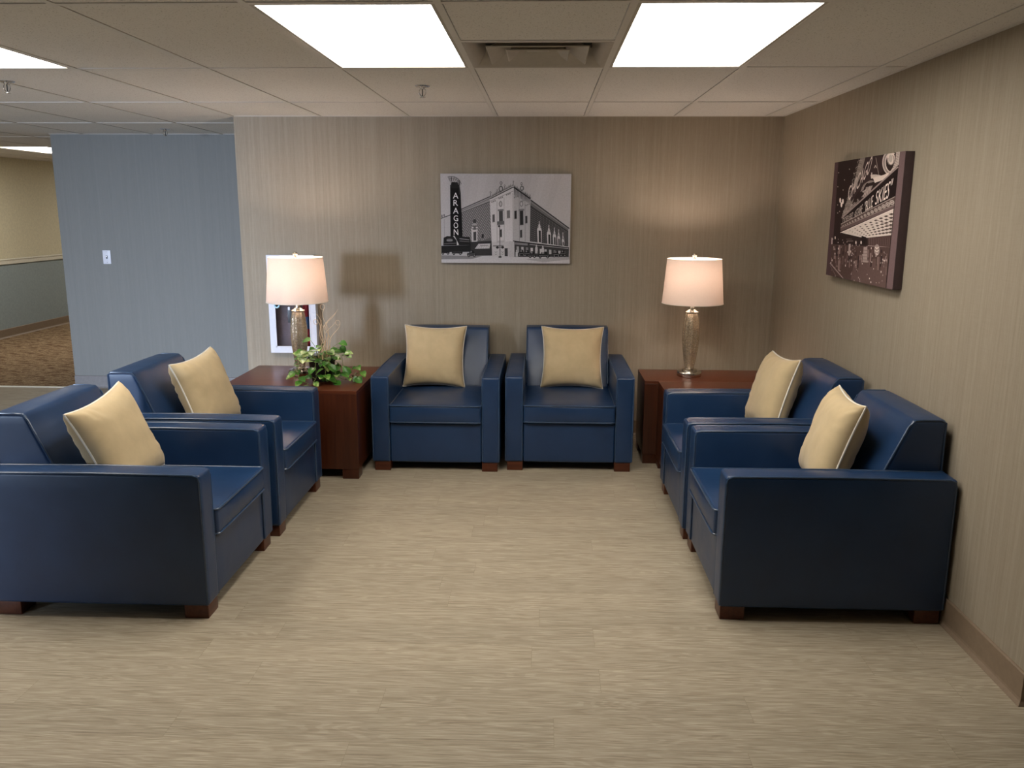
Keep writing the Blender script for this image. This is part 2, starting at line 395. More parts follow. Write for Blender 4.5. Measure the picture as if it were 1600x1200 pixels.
baseboard('baseboard_back', [(XR-0.012, YW), (XL, YW)][::-1][::-1], M_BASE)
baseboard('baseboard_right', [(XE, YR), (XR, YR), (XR, YW)], M_BASE)
baseboard('baseboard_recess', [(XL-0.01, YB), (XB, YB)], M_BASEG)
baseboard('baseboard_left', [(XH+0.004, YFAR), (XH+0.004, YE)], M_BASE)

# ceiling: one sheet of acoustic tiles hung in a metal grid
LIGHTS = [(-1, 0), (1, 0), (-4, 0), (-9, 5)]         # (column, row) cells holding a light panel
LIGHTS_ADDED = [(-6, 0), (-9, 8)]  # panels added out of view to brighten the lounge and hallway
VENT = (0, 0)
lit = set(LIGHTS+LIGHTS_ADDED)
cols = range(-11, 9); rows = range(-6, 11)
bm = NB(); g = 0.012; ZT = CEIL+0.0028
def tile(x0, x1, y0, y1):
    a = g+0.0025
    box(bm, x0+a, x1-a, y0+a+0.003, y1-a-0.003, ZT, ZT+0.015, 0)
for c in cols:
    for r in rows:
        x0, x1 = X0+c*T, X0+(c+1)*T; y0, y1 = Y0+r*2*T, Y0+(r+1)*2*T
        if (c, r) in lit: continue
        if (c, r) == VENT: tile(x0, x1, y0, y0+T); continue
        tile(x0, x1, y0, y1)
box(bm, XH-0.2, XE+0.2, YE-0.2, YFAR+0.2, CEIL+0.12, CEIL+0.2, 1)
struct('ceiling', bm, [M_TILE, M_DARK])
bm = NB()
for c in range(-11, 10): x = X0+c*T; box(bm, x-g, x+g, YE-0.1, YFAR, CEIL, CEIL+0.004); box(bm, x-0.002, x+0.002, YE-.1, YFAR, CEIL+0.004, CEIL+0.05)
for r in range(-6, 12): y = Y0+r*2*T; box(bm, XH-0.1, XE, y-g, y+g, CEIL+0.0006, CEIL+0.0046)
box(bm, X0, X0+T, Y0+T-g, Y0+T+g, CEIL+0.0006, CEIL+0.0046)
struct('trim_3', bm, M_GRID)
bm = NB()   # wall angle round the edge
for a in ((XL, XR, YW-0.02, YW), (XR-0.02, XR, YR, YW), (XB, XL, YB-0.02, YB), (XL-0.02, XL, YW-0.02, YB), (XH, XH+.02, YE, YFAR), (XR, XE, YR-.02, YR)):
    box(bm, *a, CEIL+0.0004, CEIL+0.003)
struct('trim_4', bm, M_GRID)

# ------------------------------------------------------------------ ceiling lights
def ceiling_light(c, r, label):
    x0, x1 = X0+c*T+g, X0+(c+1)*T-g; y0, y1 = Y0+r*2*T+g, Y0+(r+1)*2*T-g
    cx, cy = (x0+x1)/2, (y0+y1)/2; hx, hy = (x1-x0)/2, (y1-y0)/2
    t = empty('ceiling_light', (cx, cy, CEIL), label, 'ceiling light', group='recessed ceiling light panels')
    bm = NB(); f = 0.013
    for a in ((-hx, hx, -hy, -hy+f), (-hx, hx, hy-f, hy), (-hx, -hx+f, -hy+f, hy-f), (hx-f, hx, -hy+f, hy-f)): box(bm, *a, 0.001, 0.03)
    obj('frame', bm, M_VENT, t, False)
    bm = NB(); box(bm, -hx+f, hx-f, -hy+f, hy-f, 0.012, 0.018); obj('diffuser', bm, M_PANEL, t, False)
labs = ['bright white rectangular ceiling light panel left of the air vent', 'bright white rectangular ceiling light panel right of the air vent',
        'bright white ceiling light panel cut off by the left edge above the lounge', 'far white ceiling light panel over the carpeted hallway']
for (c, r), l in zip(LIGHTS, labs): ceiling_light(c, r, l)
for (c, r), l in zip(LIGHTS_ADDED, ('ceiling light panel added out of view left of the armchairs', 'hallway ceiling light panel added out of view near the far end')): ceiling_light(c, r, 'white '+l)

# air vent: square three-cone diffuser
t = empty('air_vent', (X0+T/2, Y0+1.5*T, CEIL), 'square beige metal ceiling air vent between the two light panels', 'air vent')
H = T/2-g
def sq_loop(bm, specs, closed=False):
    rings = [[bm.verts.new((sx*h, sy*h, z)) for sx, sy in ((-1, -1), (1, -1), (1, 1), (-1, 1))] for h, z in specs]
    for i in range(len(rings)-1):
        for k in range(4): bm.faces.new((rings[i][k], rings[i][(k+1) % 4], rings[i+1][(k+1) % 4], rings[i+1][k]))
    if closed: bm.faces.new(rings[-1])
bm = NB(); sq_loop(bm, [(H, 0.0), (H-0.012, 0.0), (H-0.03, 0.012), (H-0.055, 0.05), (H-0.06, 0.085)]); obj('frame', bm, M_VENT, t, True)
for a, b_ in ((0.205, 0.130), (0.128, 0.075)):
    bm = NB(); sq_loop(bm, [(a, 0.004), (a-0.004, 0.001), (a-0.03, 0.016), (b_-0.012, 0.05), (b_-0.016, 0.075)])
    o = obj('louvre', bm, M_VENT, t, True); md = o.modifiers.new('s', 'SOLIDIFY'); md.thickness = 0.002
bm = NB(); sq_loop(bm, [(0.05, 0.03), (0.045, 0.024), (0.02, 0.022)], True); obj('centre_plate', bm, M_VENT, t, True)
bm = NB()
for a in (0, PI/2, PI, 1.5*PI):
    v = Vector((math.cos(a+PI/4), math.sin(a+PI/4), 0)); tube(bm, [v*0.05+Vector((0, 0, .06)), v*0.33+Vector((0, 0, .075))], 0.004)
obj('brace', bm, M_VENT, t)
bm = NB(); box(bm, -H+0.05, H-0.05, -H+0.05, H-0.05, 0.085, 0.09); obj('duct_opening', bm, M_DARK, t, False)

# sprinklers
def sprinkler(x, y, label):
    t = empty('fire_sprinkler', (x, y, CEIL), label, 'sprinkler', group='ceiling fire sprinklers')
    bm = NB(); lathe(bm, [(0.005, 0.006), (0.038, 0.005), (0.040, 0.001), (0.034, -0.003), (0.016, -0.004), (0.014, -0.010), (0.010, -0.014)], 24); obj('escutcheon', bm, M_CHROME, t)
    bm = NB()
    for s in (-1, 1): tube(bm, [(s*0.009, 0, -0.010), (s*0.017, 0, -0.020), (s*0.017, 0, -0.034), (s*0.010, 0, -0.046), (0, 0, -0.052)], 0.0024, 6)
    obj('frame_arm', bm, M_CHROME, t)
    bm = NB(); tube(bm, [(0, 0, -0.012), (0, 0, -0.05)], 0.0028, 8); obj('bulb', bm, M_BLACKPLASTIC, t)
    bm = NB(); lathe(bm, [(0.003, -0.051), (0.016, -0.053), (0.016, -0.055), (0.003, -0.056)], 16); obj('deflector', bm, M_CHROME, t)
ZS = 0
sprinkler(-0.643, 4.54, 'chrome ceiling sprinkler below the light panel left of the vent')
sprinkler(-3.066, 6.89, 'small ceiling sprinkler just in front of the blue-grey wall')
sprinkler(-2.74, 4.36, 'ceiling sprinkler cut by the left edge of the photograph')

# ------------------------------------------------------------------ armchair
AW, AD, AH, BH, LZ = 0.80, 0.885, 0.605, 0.812, 0.058
def rrect(w, h, r, n=4):
    pts = []
    for cx, cy, a0 in ((w/2-r, h/2-r, 0), (-w/2+r, h/2-r, 90), (-w/2+r, -h/2+r, 180), (w/2-r, -h/2+r, 270)):
        for i in range(n+1):
            a = math.radians(a0+90*i/n); pts.append((cx+r*math.cos(a), cy+r*math.sin(a)))
    return pts
def make_chair():
    t = empty('armchair', (0, 0, 0), 'x', 'armchair', group='navy leather armchairs')
    aw = 0.112; hd = AD/2
    for s in (-1, 1):
        cx = s*(AW/2-aw/2)
        bm = NB(); soft_box(bm, (aw, AD, AH-LZ), (cx, 0, (AH+LZ)/2), 0.013, (0.003, 0.003, 0.006), 8)
        a = obj('arm', bm, M_LEATHER, t)
        for q in (-1, 1):
            bm = NB(); x = cx+q*(aw/2-0.0045)
            tube(bm, [(x, -hd+0.004, LZ+0.008), (x, -hd+0.003, 0.3), (x, -hd+0.004, AH-0.03), (x, -hd+0.010, AH-0.011), (x, -hd+0.03, AH-0.003), (x, 0, AH+0.001), (x, hd-0.03, AH-0.003), (x, hd-0.010, AH-0.011), (x, hd-0.004, AH-0.03), (x, hd-0.004, LZ+.008)], 0.0048, 8)
            obj('piping', bm, M_PIPE, a)
    iw = AW-2*aw
    # front rail and base
    bm = NB(); soft_box(bm, (iw-0.004, 0.05, 0.312-LZ), (0, -hd+0.025+0.006, (0.312+LZ)/2), 0.010, (0, 0.004, 0.004), 8)
    soft_box(bm, (iw-0.004, AD-0.09, 0.12), (0, 0.02, LZ+0.062), 0.01, (0, 0, 0), 3)
    obj('base_panel', bm, M_LEATHER, t)
    # seat cushion
    y0, y1 = -hd-0.012, 0.215; z0, z1 = 0.316, 0.428
    def crown(p):
        k = (p.z-z0)/(z1-z0); return Vector((p.x, p.y, p.z+0.012*max(0, (p.y-y0)/(y1-y0))*0))
    bm = NB(); soft_box(bm, (iw-0.006, y1-y0, z1-z0), (0, (y0+y1)/2, (z0+z1)/2), 0.013, (0, 0.010, 0.020), 12, crown)
    sc = obj('seat_cushion', bm, M_LEATHER, t)
    for z in (z1-0.004, z0+0.004):
        bm = NB(); tube(bm, [(x, y+(y0+y1)/2, z) for x, y in rrect(iw-0.008, y1-y0+0.004, 0.022, 5)], 0.0052, 8, True)
        obj('piping', bm, M_PIPE, sc)
    # backrest: slanting front, flat top
    def yf(z): return -hd+0.742-(0.812-z)*0.44          # front face of the back at height z
    zb = 0.40; yb = hd-0.012
    def slant(p):
        u = (p.y)                                        # 0..1 box in y
        z = p.z; f_ = yf(z)
        return Vector((p.x, f_+(yb-f_)*p.y, z))
    bm = NB()
    # build as unit-depth soft box then warp: work in real size first
    dp = 0.20
    def warp(p):
        k = (p.y+dp/2)/dp
        f_ = yf(min(p.z, BH)); fr = 1-k
        bul = 0.022*max(0, 1-(p.x/(iw/2))**2)*max(0, 1-((p.z-0.60)/0.23)**2)
        y = f_*(1-k)+yb*k - bul*max(0, fr)
        return Vector((p.x, y, p.z))
    soft_box(bm, (iw-0.006, dp, BH-zb), (0, 0, (BH+zb)/2), 0.016, (0, 0, 0.008), 12, warp)
    bk = obj('backrest', bm, M_LEATHER, t)
    for s in (-1, 1):
        bm = NB(); x = s*(iw/2-0.008)
        tube(bm, [(x, yf(0.45)-0.001, 0.45), (x, yf(0.6)-0.0005, 0.6), (x, yf(0.785), 0.785), (x, yf(BH)+0.012, BH-0.004), (x, yf(BH)+0.04, BH-0.001), (x, yb-0.02, BH-0.001), (x, yb-0.002, BH-0.012), (x, yb, 0.45)], 0.0045, 8)
        obj('piping', bm, M_PIPE, bk)
    bm = NB(); soft_box(bm, (AW-0.004-0.2, 0.03, 0.545), (0, hd-0.018, LZ+0.003+0.2725), 0.008, (0, 0, 0), 4); obj('back_panel', bm, M_LEATHER, t)
    for sx in (-1, 1):
        for sy in (-1, 1):
            bm = NB(); cx, cy = sx*(AW/2-0.062), sy*(hd-0.058); box(bm, cx-0.049, cx+0.049, cy-0.049, cy+0.049, 0, LZ+0.003, 0, 0.003)
            obj('leg', bm, M_LEG, t)
    return t
CH = [(1.1575, 3.52, -PI/2, 'nearest navy leather armchair on the right, its dark side facing the camera'),
      (1.145, 4.355, -PI/2, 'navy leather armchair against the right wall, beyond the nearest right one'),
      (-1.762, 3.43, PI/2, 'nearest navy leather armchair on the left, cut off by the frame'),
      (-1.745, 4.295, PI/2, 'navy leather armchair on the left side beside the table with the plant'),
      (-0.664, 5.455, 0, 'navy leather armchair facing the camera by the back wall, left one'),
      (0.1675, 5.497, 0, 'navy leather armchair facing the camera by the back wall, right one')]
proto = make_chair()
for i, (x, y, a, l) in enumerate(CH):
    o = proto if i == 0 else copy_tree(proto)
    o.location = (x, y, 0); o.rotation_euler = (0, 0, a); o['label'] = l

# ------------------------------------------------------------------ pillows
def make_pillow(seed):
    S = 0.412; n = 44; th = 0.076
    t = empty('throw_pillow', (0, 0, 0), 'x', 'pillow', group='tan throw pillows')
    bm = NB()
    def edge(u, v):                      # pinched outline
        x = u*S/2*(1-0.085*(1-v*v)**1.2+0.02*abs(v)**6); z = v*S/2*(1-0.085*(1-u*u)**1.2+0.02*abs(u)**6); return x, z
    grids = []
    for s in (-1, 1):
        G = []
        for i in range(n+1):
            row = []
            for j in range(n+1):
                u, v = -math.cos(PI*i/n), -math.cos(PI*j/n)
                u = math.copysign(abs(u)**0.9, u); v = math.copysign(abs(v)**0.9, v)
                x, z = edge(u, v); e = max(abs(u), abs(v))
                d = th*((1-u**4)*(1-v**4))**0.42*(1+0.12*(1-u*u)*(1-v*v))
                ang = math.atan2(v, u)
                along = v if abs(u) > abs(v) else u
                wr = 0.006*math.sin(21*along+5*noise.noise(Vector((u*2.5, v*2.5, seed+s))))*max(0, e-0.5)/0.5*(1-e**12)*max(0, 0.4+1.2*noise.noise(Vector((u*1.3, v*1.3, seed*2+s*5))))
                wr += 0.006*noise.noise(Vector((u*2.2+seed, v*2.2, s*3.0)))*(1-e**6)
                row.append(bm.verts.new((x, s*(d+wr*(1 if e < 1 else 0)) if e < 0.9999 else 0, z)))
            G.append(row)
        grids.append(G)
        for i in range(n):
            for j in range(n):
                q = [G[i][j], G[i+1][j], G[i+1][j+1], G[i][j+1]]
                bm.faces.new(q if s < 0 else q[::-1])
    bmesh.ops.remove_doubles(bm, verts=bm.verts, dist=1e-5)
    b = obj('cover', bm, M_PILLOW, t)
    pts = []
    K = 24
    for side in range(4):
        for k in range(K):
            s_ = -1+2*k/K
            u, v = [(s_, -1), (1, s_), (-s_, 1), (-1, -s_)][side]
            x, z = edge(u, v); pts.append((x, 0, z))
    bm = NB(); tube(bm, pts, 0.0045, 8, True); obj('piping', bm, M_PIPING, t, label='ivory piping round the seam')
    return t
# pillow centre given in chair space, lean (about x), roll (about its own axis), turn (about z)
PL = [(0, (-0.005, 0.095, 0.646), 18, 0, -5, 'tan piped throw pillow on the nearest right armchair'),
      (1, (-0.088, 0.095, 0.657), 17, -3, 3, 'tan piped throw pillow on the rear right armchair next to the lamp table'),
      (2, (-0.085, 0.035, 0.647), 21, -7, -4, 'tan piped throw pillow on the nearest left armchair'),
      (3, (0.020, 0.060, 0.650), 19, -4, -8, 'tan piped throw pillow on the left armchair beside the plant table'),
      (4, (-0.070, 0.108, 0.640), 16, 1, 1, 'tan piped throw pillow hiding the left half of the left back-wall armchair backrest'),
      (5, (0.030, 0.100, 0.636), 16, 0, -2, 'tan piped throw pillow centred on the right back-wall armchair')]
for k, (ci, loc, lean, roll, turn, l) in enumerate(PL):
    p = make_pillow(k*3.7)
    x, y, a, _ = CH[ci]
    Mc = Matrix.Translation((x, y, 0)) @ Matrix.Rotation(a, 4, 'Z')
    p.matrix_world = Mc @ Matrix.Translation(loc) @ Matrix.Rotation(math.radians(turn), 4, 'Z') @ Matrix.Rotation(math.radians(-lean), 4, 'X') @ Matrix.Rotation(math.radians(roll), 4, 'Y')
    p['label'] = l

# ------------------------------------------------------------------ end tables
def table(x0, x1, y0, y1, label, Ht=0.55):
    cx, cy = (x0+x1)/2, (y0+y1)/2; hx, hy = (x1-x0)/2, (y1-y0)/2
    t = empty('end_table', (cx, cy, 0), label, 'table', group='cherry block end tables')
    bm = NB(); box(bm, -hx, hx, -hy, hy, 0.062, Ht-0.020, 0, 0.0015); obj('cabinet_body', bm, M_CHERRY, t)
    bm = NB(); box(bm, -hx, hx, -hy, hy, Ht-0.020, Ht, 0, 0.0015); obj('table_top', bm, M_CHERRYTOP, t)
    for sx in (-1, 1):
        for sy in (-1, 1):
            bm = NB(); lx, ly = sx*(hx-0.053), sy*(hy-0.053); box(bm, lx-0.05, lx+0.05, ly-0.05, ly+0.05, 0, 0.064, 0, 0.002); obj('leg', bm, M_CHERRY, t)
TZ = 0.55
table(-1.972, -1.112, 4.835, 5.635, 'dark cherry block table in the left corner under the lamp and plant')
table(0.652, 1.51, 5.250, 5.648, 'dark cherry block table under the right lamp, close to the back wall')
table(0.738, 1.59, 4.85, 5.249, 'dark cherry block table pushed in front of the right lamp table')

# ------------------------------------------------------------------ table lamps
def make_lamp(x, y, z, label):
    t = empty('table_lamp', (x, y, z), label, 'lamp', group='mercury glass table lamps')
    bm = NB(); lathe(bm, [(0.076, 0), (0.079, 0.004), (0.079, 0.030), (0.076, 0.034), (0.050, 0.036), (0.048, 0.046), (0.034, 0.050), (0.030, 0.056)], 48); obj('base', bm, M_NICKEL, t)
    bm = NB()
    prof = [(0.028, 0.054), (0.032, 0.075), (0.040, 0.12), (0.048, 0.18), (0.053, 0.24), (0.0535, 0.29), (0.050, 0.34), (0.044, 0.385), (0.038, 0.412), (0.034, 0.418)]
    lathe(bm, prof, 64, flute=0.055); obj('glass_body', bm, M_MERC, t)
    bm = NB(); lathe(bm, [(0.030, 0.415), (0.044, 0.420), (0.044, 0.424), (0.028, 0.432), (0.018, 0.440), (0.016, 0.462), (0.024, 0.466), (0.024, 0.470), (0.012, 0.476), (0.010, 0.53)], 32); obj('neck', bm, M_NICKEL, t)
    bm = NB(); lathe(bm, [(0.0195, 0.530), (0.0195, 0.545), (0.014, 0.55)], 24); obj('socket', bm, M_NICKEL, t)
    bm = NB(); lathe(bm, [(0.012, 0.55), (0.018, 0.565), (0.028, 0.59), (0.030, 0.61), (0.025, 0.63), (0.012, 0.642), (0.0, 0.645)], 24); obj('bulb', bm, M_BULB, t)
    bm = NB(); tube(bm, [(0.02, 0, 0.53), (0.05, 0, 0.57), (0.055, 0, 0.64), (0.04, 0, 0.72), (0.0, 0, 0.757), (-0.04, 0, 0.72), (-0.055, 0, 0.64), (-0.05, 0, 0.57), (-0.02, 0, 0.53)], 0.0022); obj('harp', bm, M_NICKEL, t)
    bm = NB(); r0, r1, z0, z1 = 0.1955, 0.172, 0.480, 0.762
    lathe(bm, [(r0, z0), (r1, z1), (r1-0.0015, z1), (r0-0.0015, z0)], 64, closed=True)
    sh = obj('lamp_shade', bm, M_SHADE, t)
    for r, z_ in ((r0, z0), (r1, z1)):
        bm = NB(); tube(bm, [(r*math.cos(2*PI*k/64), r*math.sin(2*PI*k/64), z_) for k in range(64)], 0.0022, 6, True)
        obj('rim', bm, M_PIPING, sh)
    bm = NB()
    for k in range(3):
        a = 2*PI*k/3+0.3; tube(bm, [(0, 0, 0.757), (0.17*math.cos(a), 0.17*math.sin(a), 0.759)], 0.0016, 6)
    obj('spider', bm, M_NICKEL, sh)
    bm = NB(); lathe(bm, [(0.006, 0.757), (0.013, 0.762), (0.007, 0.768), (0.012, 0.776), (0.016, 0.785), (0.012, 0.796), (0.0, 0.800)], 20); obj('finial', bm, M_NICKEL, t)
    l = D.lights.new('lamp_glow', 'POINT'); l.energy = LAMP_W; l.color = (1.0, 0.84, 0.72); l.shadow_soft_size = 0.035
    for zz in (0.66,):
        lo = D.objects.new('lamp_glow', l); C.objects.link(lo); lo.parent = t; lo.location = (0, 0, zz)
    return t
make_lamp(-1.588, 5.325, TZ, 'glass table lamp with white drum shade beside the trailing plant')
make_lamp(0.962, 5.432, TZ, 'glass table lamp with white drum shade on the right corner table')

# ------------------------------------------------------------------ potted vine
PX, PY = -1.395, 5.14
t = empty('potted_plant', (PX, PY, TZ), 'green and cream trailing pothos in a black pot with curly twigs', 'plant')
bm = NB(); lathe(bm, [(0.062, 0), (0.066, 0.004), (0.083, 0.13), (0.090, 0.132), (0.091, 0.148), (0.085, 0.148), (0.080, 0.13)], 40); obj('pot', bm, M_BLACKPLASTIC, t)
bm = NB(); lathe(bm, [(0.0, 0.1), (0.079, 0.1), (0.079, 0.126), (0.0, 0.131)], 32); obj('soil', bm, M_SOIL, t)
rnd = random.Random(11)
leaves = []; vines = []
def leaf_at(p, d, size, up=Vector((0, 0, 1)), var=None): leaves.append((Vector(p), Vector(d).normalized(), size, up, rnd.random() if var is None else var))
def vine(pts, nl, size):
    P = [Vector(p) for p in pts]; fine = []
    for i in range(len(P)-1):
        p0 = P[max(i-1, 0)]; p1 = P[i]; p2 = P[i+1]; p3 = P[min(i+2, len(P)-1)]
        for k in range(6):
            s = k/6; fine.append(0.5*((2*p1)+(p2-p0)*s+(2*p0-5*p1+4*p2-p3)*s*s+(-p0+3*p1-3*p2+p3)*s**3))
    fine.append(P[-1]); vines.append(fine)
    for q in range(nl):
        i = int((q+0.8)/nl*(len(fine)-1)); i = min(i, len(fine)-1)
        tdir = (fine[i]-fine[max(i-1, 0)]); side = Vector((-tdir.y, tdir.x, 0)); side = side.normalized() if side.length > 1e-4 else Vector((1, 0, 0))
        s = 1 if q % 2 else -1
        d = side*s*rnd.uniform(0.4, 1)+Vector((rnd.uniform(-.4, .4), rnd.uniform(-.9, 0.0), rnd.uniform(-0.5, 0.35)))
        base = fine[i]+d.normalized()*0.022+Vector((0, 0, 0.008))
        vines.append([fine[i], (fine[i]+base)/2+Vector((0, 0, 0.004)), base])
        leaf_at(base, d, size*rnd.uniform(0.75, 1.15), Vector((rnd.uniform(-.4, .4), rnd.uniform(-.9, -.2), 1)))
for k in range(30):
    a = 2*PI*k/30+rnd.uniform(-.2, .2); r = rnd.uniform(0.05, 0.15); h = rnd.uniform(0.135, 0.255)
    if r > 0.12: h = rnd.uniform(0.15, 0.22)
    tip = Vector((r*math.cos(a)*1.12, r*math.sin(a)*0.9, h))
    st = Vector((0.03*math.cos(a), 0.03*math.sin(a), 0.128)); md = (st+tip)/2+Vector((0, 0, 0.03))
    vines.append([st, md, tip]); leaf_at(tip, (math.cos(a)+rnd.uniform(-.5, .5), math.sin(a)-0.5, rnd.uniform(-.5, .25)), rnd.uniform(0.045, 0.066), Vector((rnd.uniform(-.3, .3), -0.6, 1)))
vine([(0.03, -0.06, 0.13), (0.07, -0.11, 0.15), (0.11, -0.10, 0.06), (0.16, -0.06, 0.02), (0.22, -0.02, 0.03), (0.25, 0.0, 0.07)], 11, 0.062)
vine([(0.06, 0.0, 0.13), (0.12, 0.02, 0.15), (0.14, 0.0, 0.05), (0.19, 0.03, 0.02), (0.23, 0.05, 0.06), (0.21, 0.02, 0.09)], 8, 0.056)
vine([(0.0, -0.07, 0.13), (-0.01, -0.115, 0.13), (-0.005, -0.125, 0.05), (-0.02, -0.15, 0.018)], 6, 0.058)
vine([(0.04, -0.07, 0.13), (0.06, -0.12, 0.12), (0.05, -0.13, 0.05), (0.07, -0.15, 0.02)], 6, 0.060)
vine([(-0.05, -0.05, 0.13), (-0.11, -0.07, 0.15), (-0.13, -0.08, 0.09), (-0.11, -0.12, 0.03), (-0.04, -0.17, 0.014)], 8, 0.056)
vine([(-0.04, -0.03, 0.13), (-0.12, -0.03, 0.13), (-0.16, -0.05, 0.06), (-0.15, -0.09, 0.02)], 6, 0.05)
vine([(0.07, -0.03, 0.13), (0.12, -0.05, 0.12), (0.125, -0.06, 0.05), (0.10, -0.10, 0.015)], 6, 0.06)
bm = NB()
for v in vines: tube(bm, v, 0.0016, 5)
obj('vine_stem', bm, M_STEM, t)
bm = NB(); lay = bm.verts.layers.float.new('leafvar')
for p, d, size, up, var in leaves:
    up = (up - d*up.dot(d)).normalized(); sd = d.cross(up)
    n = 9; rowsv = []
    for i in range(n+1):
        s = i/n
        wd = 0.40*size*(math.sin(PI*min(1, s**0.72))**0.85)*(1 if s > 0 else 0) if 0 < s < 1 else 0.0
        bend = -0.22*size*s*s
        c0 = p+d*(size*s)+up*bend
        if s in (0, 1): rowsv.append([bm.verts.new(c0)])
        else: rowsv.append([bm.verts.new(c0-sd*wd+up*wd*0.28-d*(0.10*size if i == 1 else 0)), bm.verts.new(c0-sd*wd*0.5+up*wd*0.1), bm.verts.new(c0), bm.verts.new(c0+sd*wd*0.5+up*wd*0.1), bm.verts.new(c0+sd*wd+up*wd*0.28-d*(0.10*size if i == 1 else 0))])
        for v in rowsv[-1]: v[lay] = var*(0.4+0.6*s)
    for i in range(n):
        A, B = rowsv[i], rowsv[i+1]
        if len(A) == 1: [bm.faces.new((A[0], B[k+1], B[k])) for k in range(4)]
        elif len(B) == 1: [bm.faces.new((A[k], A[k+1], B[0])) for k in range(4)]
        else: [bm.faces.new((A[k], A[k+1], B[k+1], B[k])) for k in range(4)]
for v in bm.verts:
    if -0.55 < v.co.x < 0.275 and v.co.y > -0.30: v.co.z = max(v.co.z, 0.003)
obj('foliage', bm, M_LEAF, t)
bm = NB()
for k in range(9):
    x = rnd.uniform(-0.02, 0.05); y = rnd.uniform(-0.02, 0.03); top = rnd.uniform(0.34, 0.50); pts = []; ph = rnd.uniform(0, 6); lx = rnd.uniform(-0.07, 0.10); am = rnd.uniform(0.010, 0.022)
    for i in range(40):
        s = i/39; z = 0.12+(top-0.12)*s
        pts.append((x+lx*s*s+am*math.sin(ph+11*s)*s, y+am*math.cos(ph+9*s)*s, z))
    if k % 3 == 0:
        cx, cy, cz = pts[-1]
        for i in range(1, 22): a = i/22*2*PI*1.3; pts.append((cx-0.014+0.014*math.cos(a), cy, cz+0.016*math.sin(a)))
    tube(bm, pts, [0.0024*(1-0.45*i/len(pts)) for i in range(len(pts))], 5)
obj('curly_twigs', bm, M_TWIG, t)

# ------------------------------------------------------------------ fire extinguisher cabinet
cx0, cx1, cz0, cz1 = -1.972, -1.632, 0.594, 1.295; pr = 0.055
t = empty('extinguisher_cabinet', ((cx0+cx1)/2, YW-0.001, cz0), 'white metal wall cabinet with glass front behind the left lamp', 'cabinet')
W2 = (cx1-cx0)/2; Hh = cz1-cz0; fw = 0.040
bm = NB(); box(bm, -W2, W2, -0.004, 0.0, 0, Hh, 1)
for a in ((-W2, -W2+0.012, 0, Hh), (W2-0.012, W2, 0, Hh), (-W2, W2, 0, 0.012), (-W2, W2, Hh-0.012, Hh)): box(bm, a[0], a[1], -pr, 0, a[2], a[3])
obj('cabinet_box', bm, [M_WHITE, plain('mauve_grey_liner', (0.20, 0.165, 0.185), 0.6)], t, False)
bm = NB()
for a in ((-W2, -W2+fw, 0, Hh), (W2-fw, W2, 0, Hh), (-W2+fw, W2-fw, 0, fw), (-W2+fw, W2-fw, Hh-fw, Hh)): box(bm, a[0], a[1], -pr-0.008, -pr, a[2], a[3])
for a in ((-W2+fw, -W2+fw+.008, fw, Hh-fw), (W2-fw-.008, W2-fw, fw, Hh-fw), (-W2+fw, W2-fw, fw, fw+.008), (-W2+fw, W2-fw, Hh-fw-.008, Hh-fw)): box(bm, a[0], a[1], -pr-0.011, -pr-0.003, a[2], a[3])
dr = obj('door_frame', bm, M_WHITE, t, False)
bm = NB(); box(bm, -W2+fw+0.008, W2-fw-0.008, -pr-0.004, -pr-0.001, fw+0.008, Hh-fw-0.008); obj('glass_pane', bm, M_GLASS, dr, False)
bm = NB(); xx = -W2+fw+0.022; tube(bm, [(xx+0.016*math.cos(2*PI*k/24), -pr-0.014, 0.345+0.016*math.sin(2*PI*k/24)) for k in range(24)], 0.006, 8, True); obj('pull_ring', bm, M_CYAN, dr, label='pale blue ring pull')
bm = NB(); box(bm, -0.035, -0.008, -pr-0.008, -pr-0.004, 0.22, 0.33, 0, 0.001); box(bm, -0.030, -0.013, -pr-0.016, -pr-0.008, 0.31, 0.335, 1, 0.001); obj('latch', bm, [M_BLACKPLASTIC, M_WHITE], dr)
te = empty('fire_extinguisher', ((cx0+cx1)/2+0.092, YW-0.0305, cz0+0.013), 'red fire extinguisher with blue label inside the white wall cabinet', 'fire extinguisher')
bm = NB(); lathe(bm, [(0.022, 0), (0.0238, 0.004), (0.0238, 0.36), (0.020, 0.39), (0.010, 0.41), (0.008, 0.43)], 32); cyl = obj('cylinder', bm, M_REDPAINT, te)
bm = NB(); lathe(bm, [(0.0242, 0.16), (0.0242, 0.25)], 32); bm.faces.ensure_lookup_table()
obj('instruction_label', bm, M_BLUELBL, cyl)
bm = NB(); box(bm, -0.010, 0.010, -0.010, 0.010, 0.425, 0.455, 0, 0.003); box(bm, -0.045, 0.006, -0.006, 0.006, 0.452, 0.462, 0, 0.002); box(bm, -0.045, 0.004, -0.006, 0.006, 0.474, 0.482, 0, 0.002); obj('valve_handle', bm, M_CHROME, te)
bm = NB(); tube(bm, [(-0.01, 0, 0.44), (-0.04, -0.004, 0.42), (-0.048, -0.004, 0.35), (-0.044, -0.004, 0.22), (-0.040, -0.004, 0.14)], 0.006, 10); obj('hose', bm, M_BLACKPLASTIC, te)

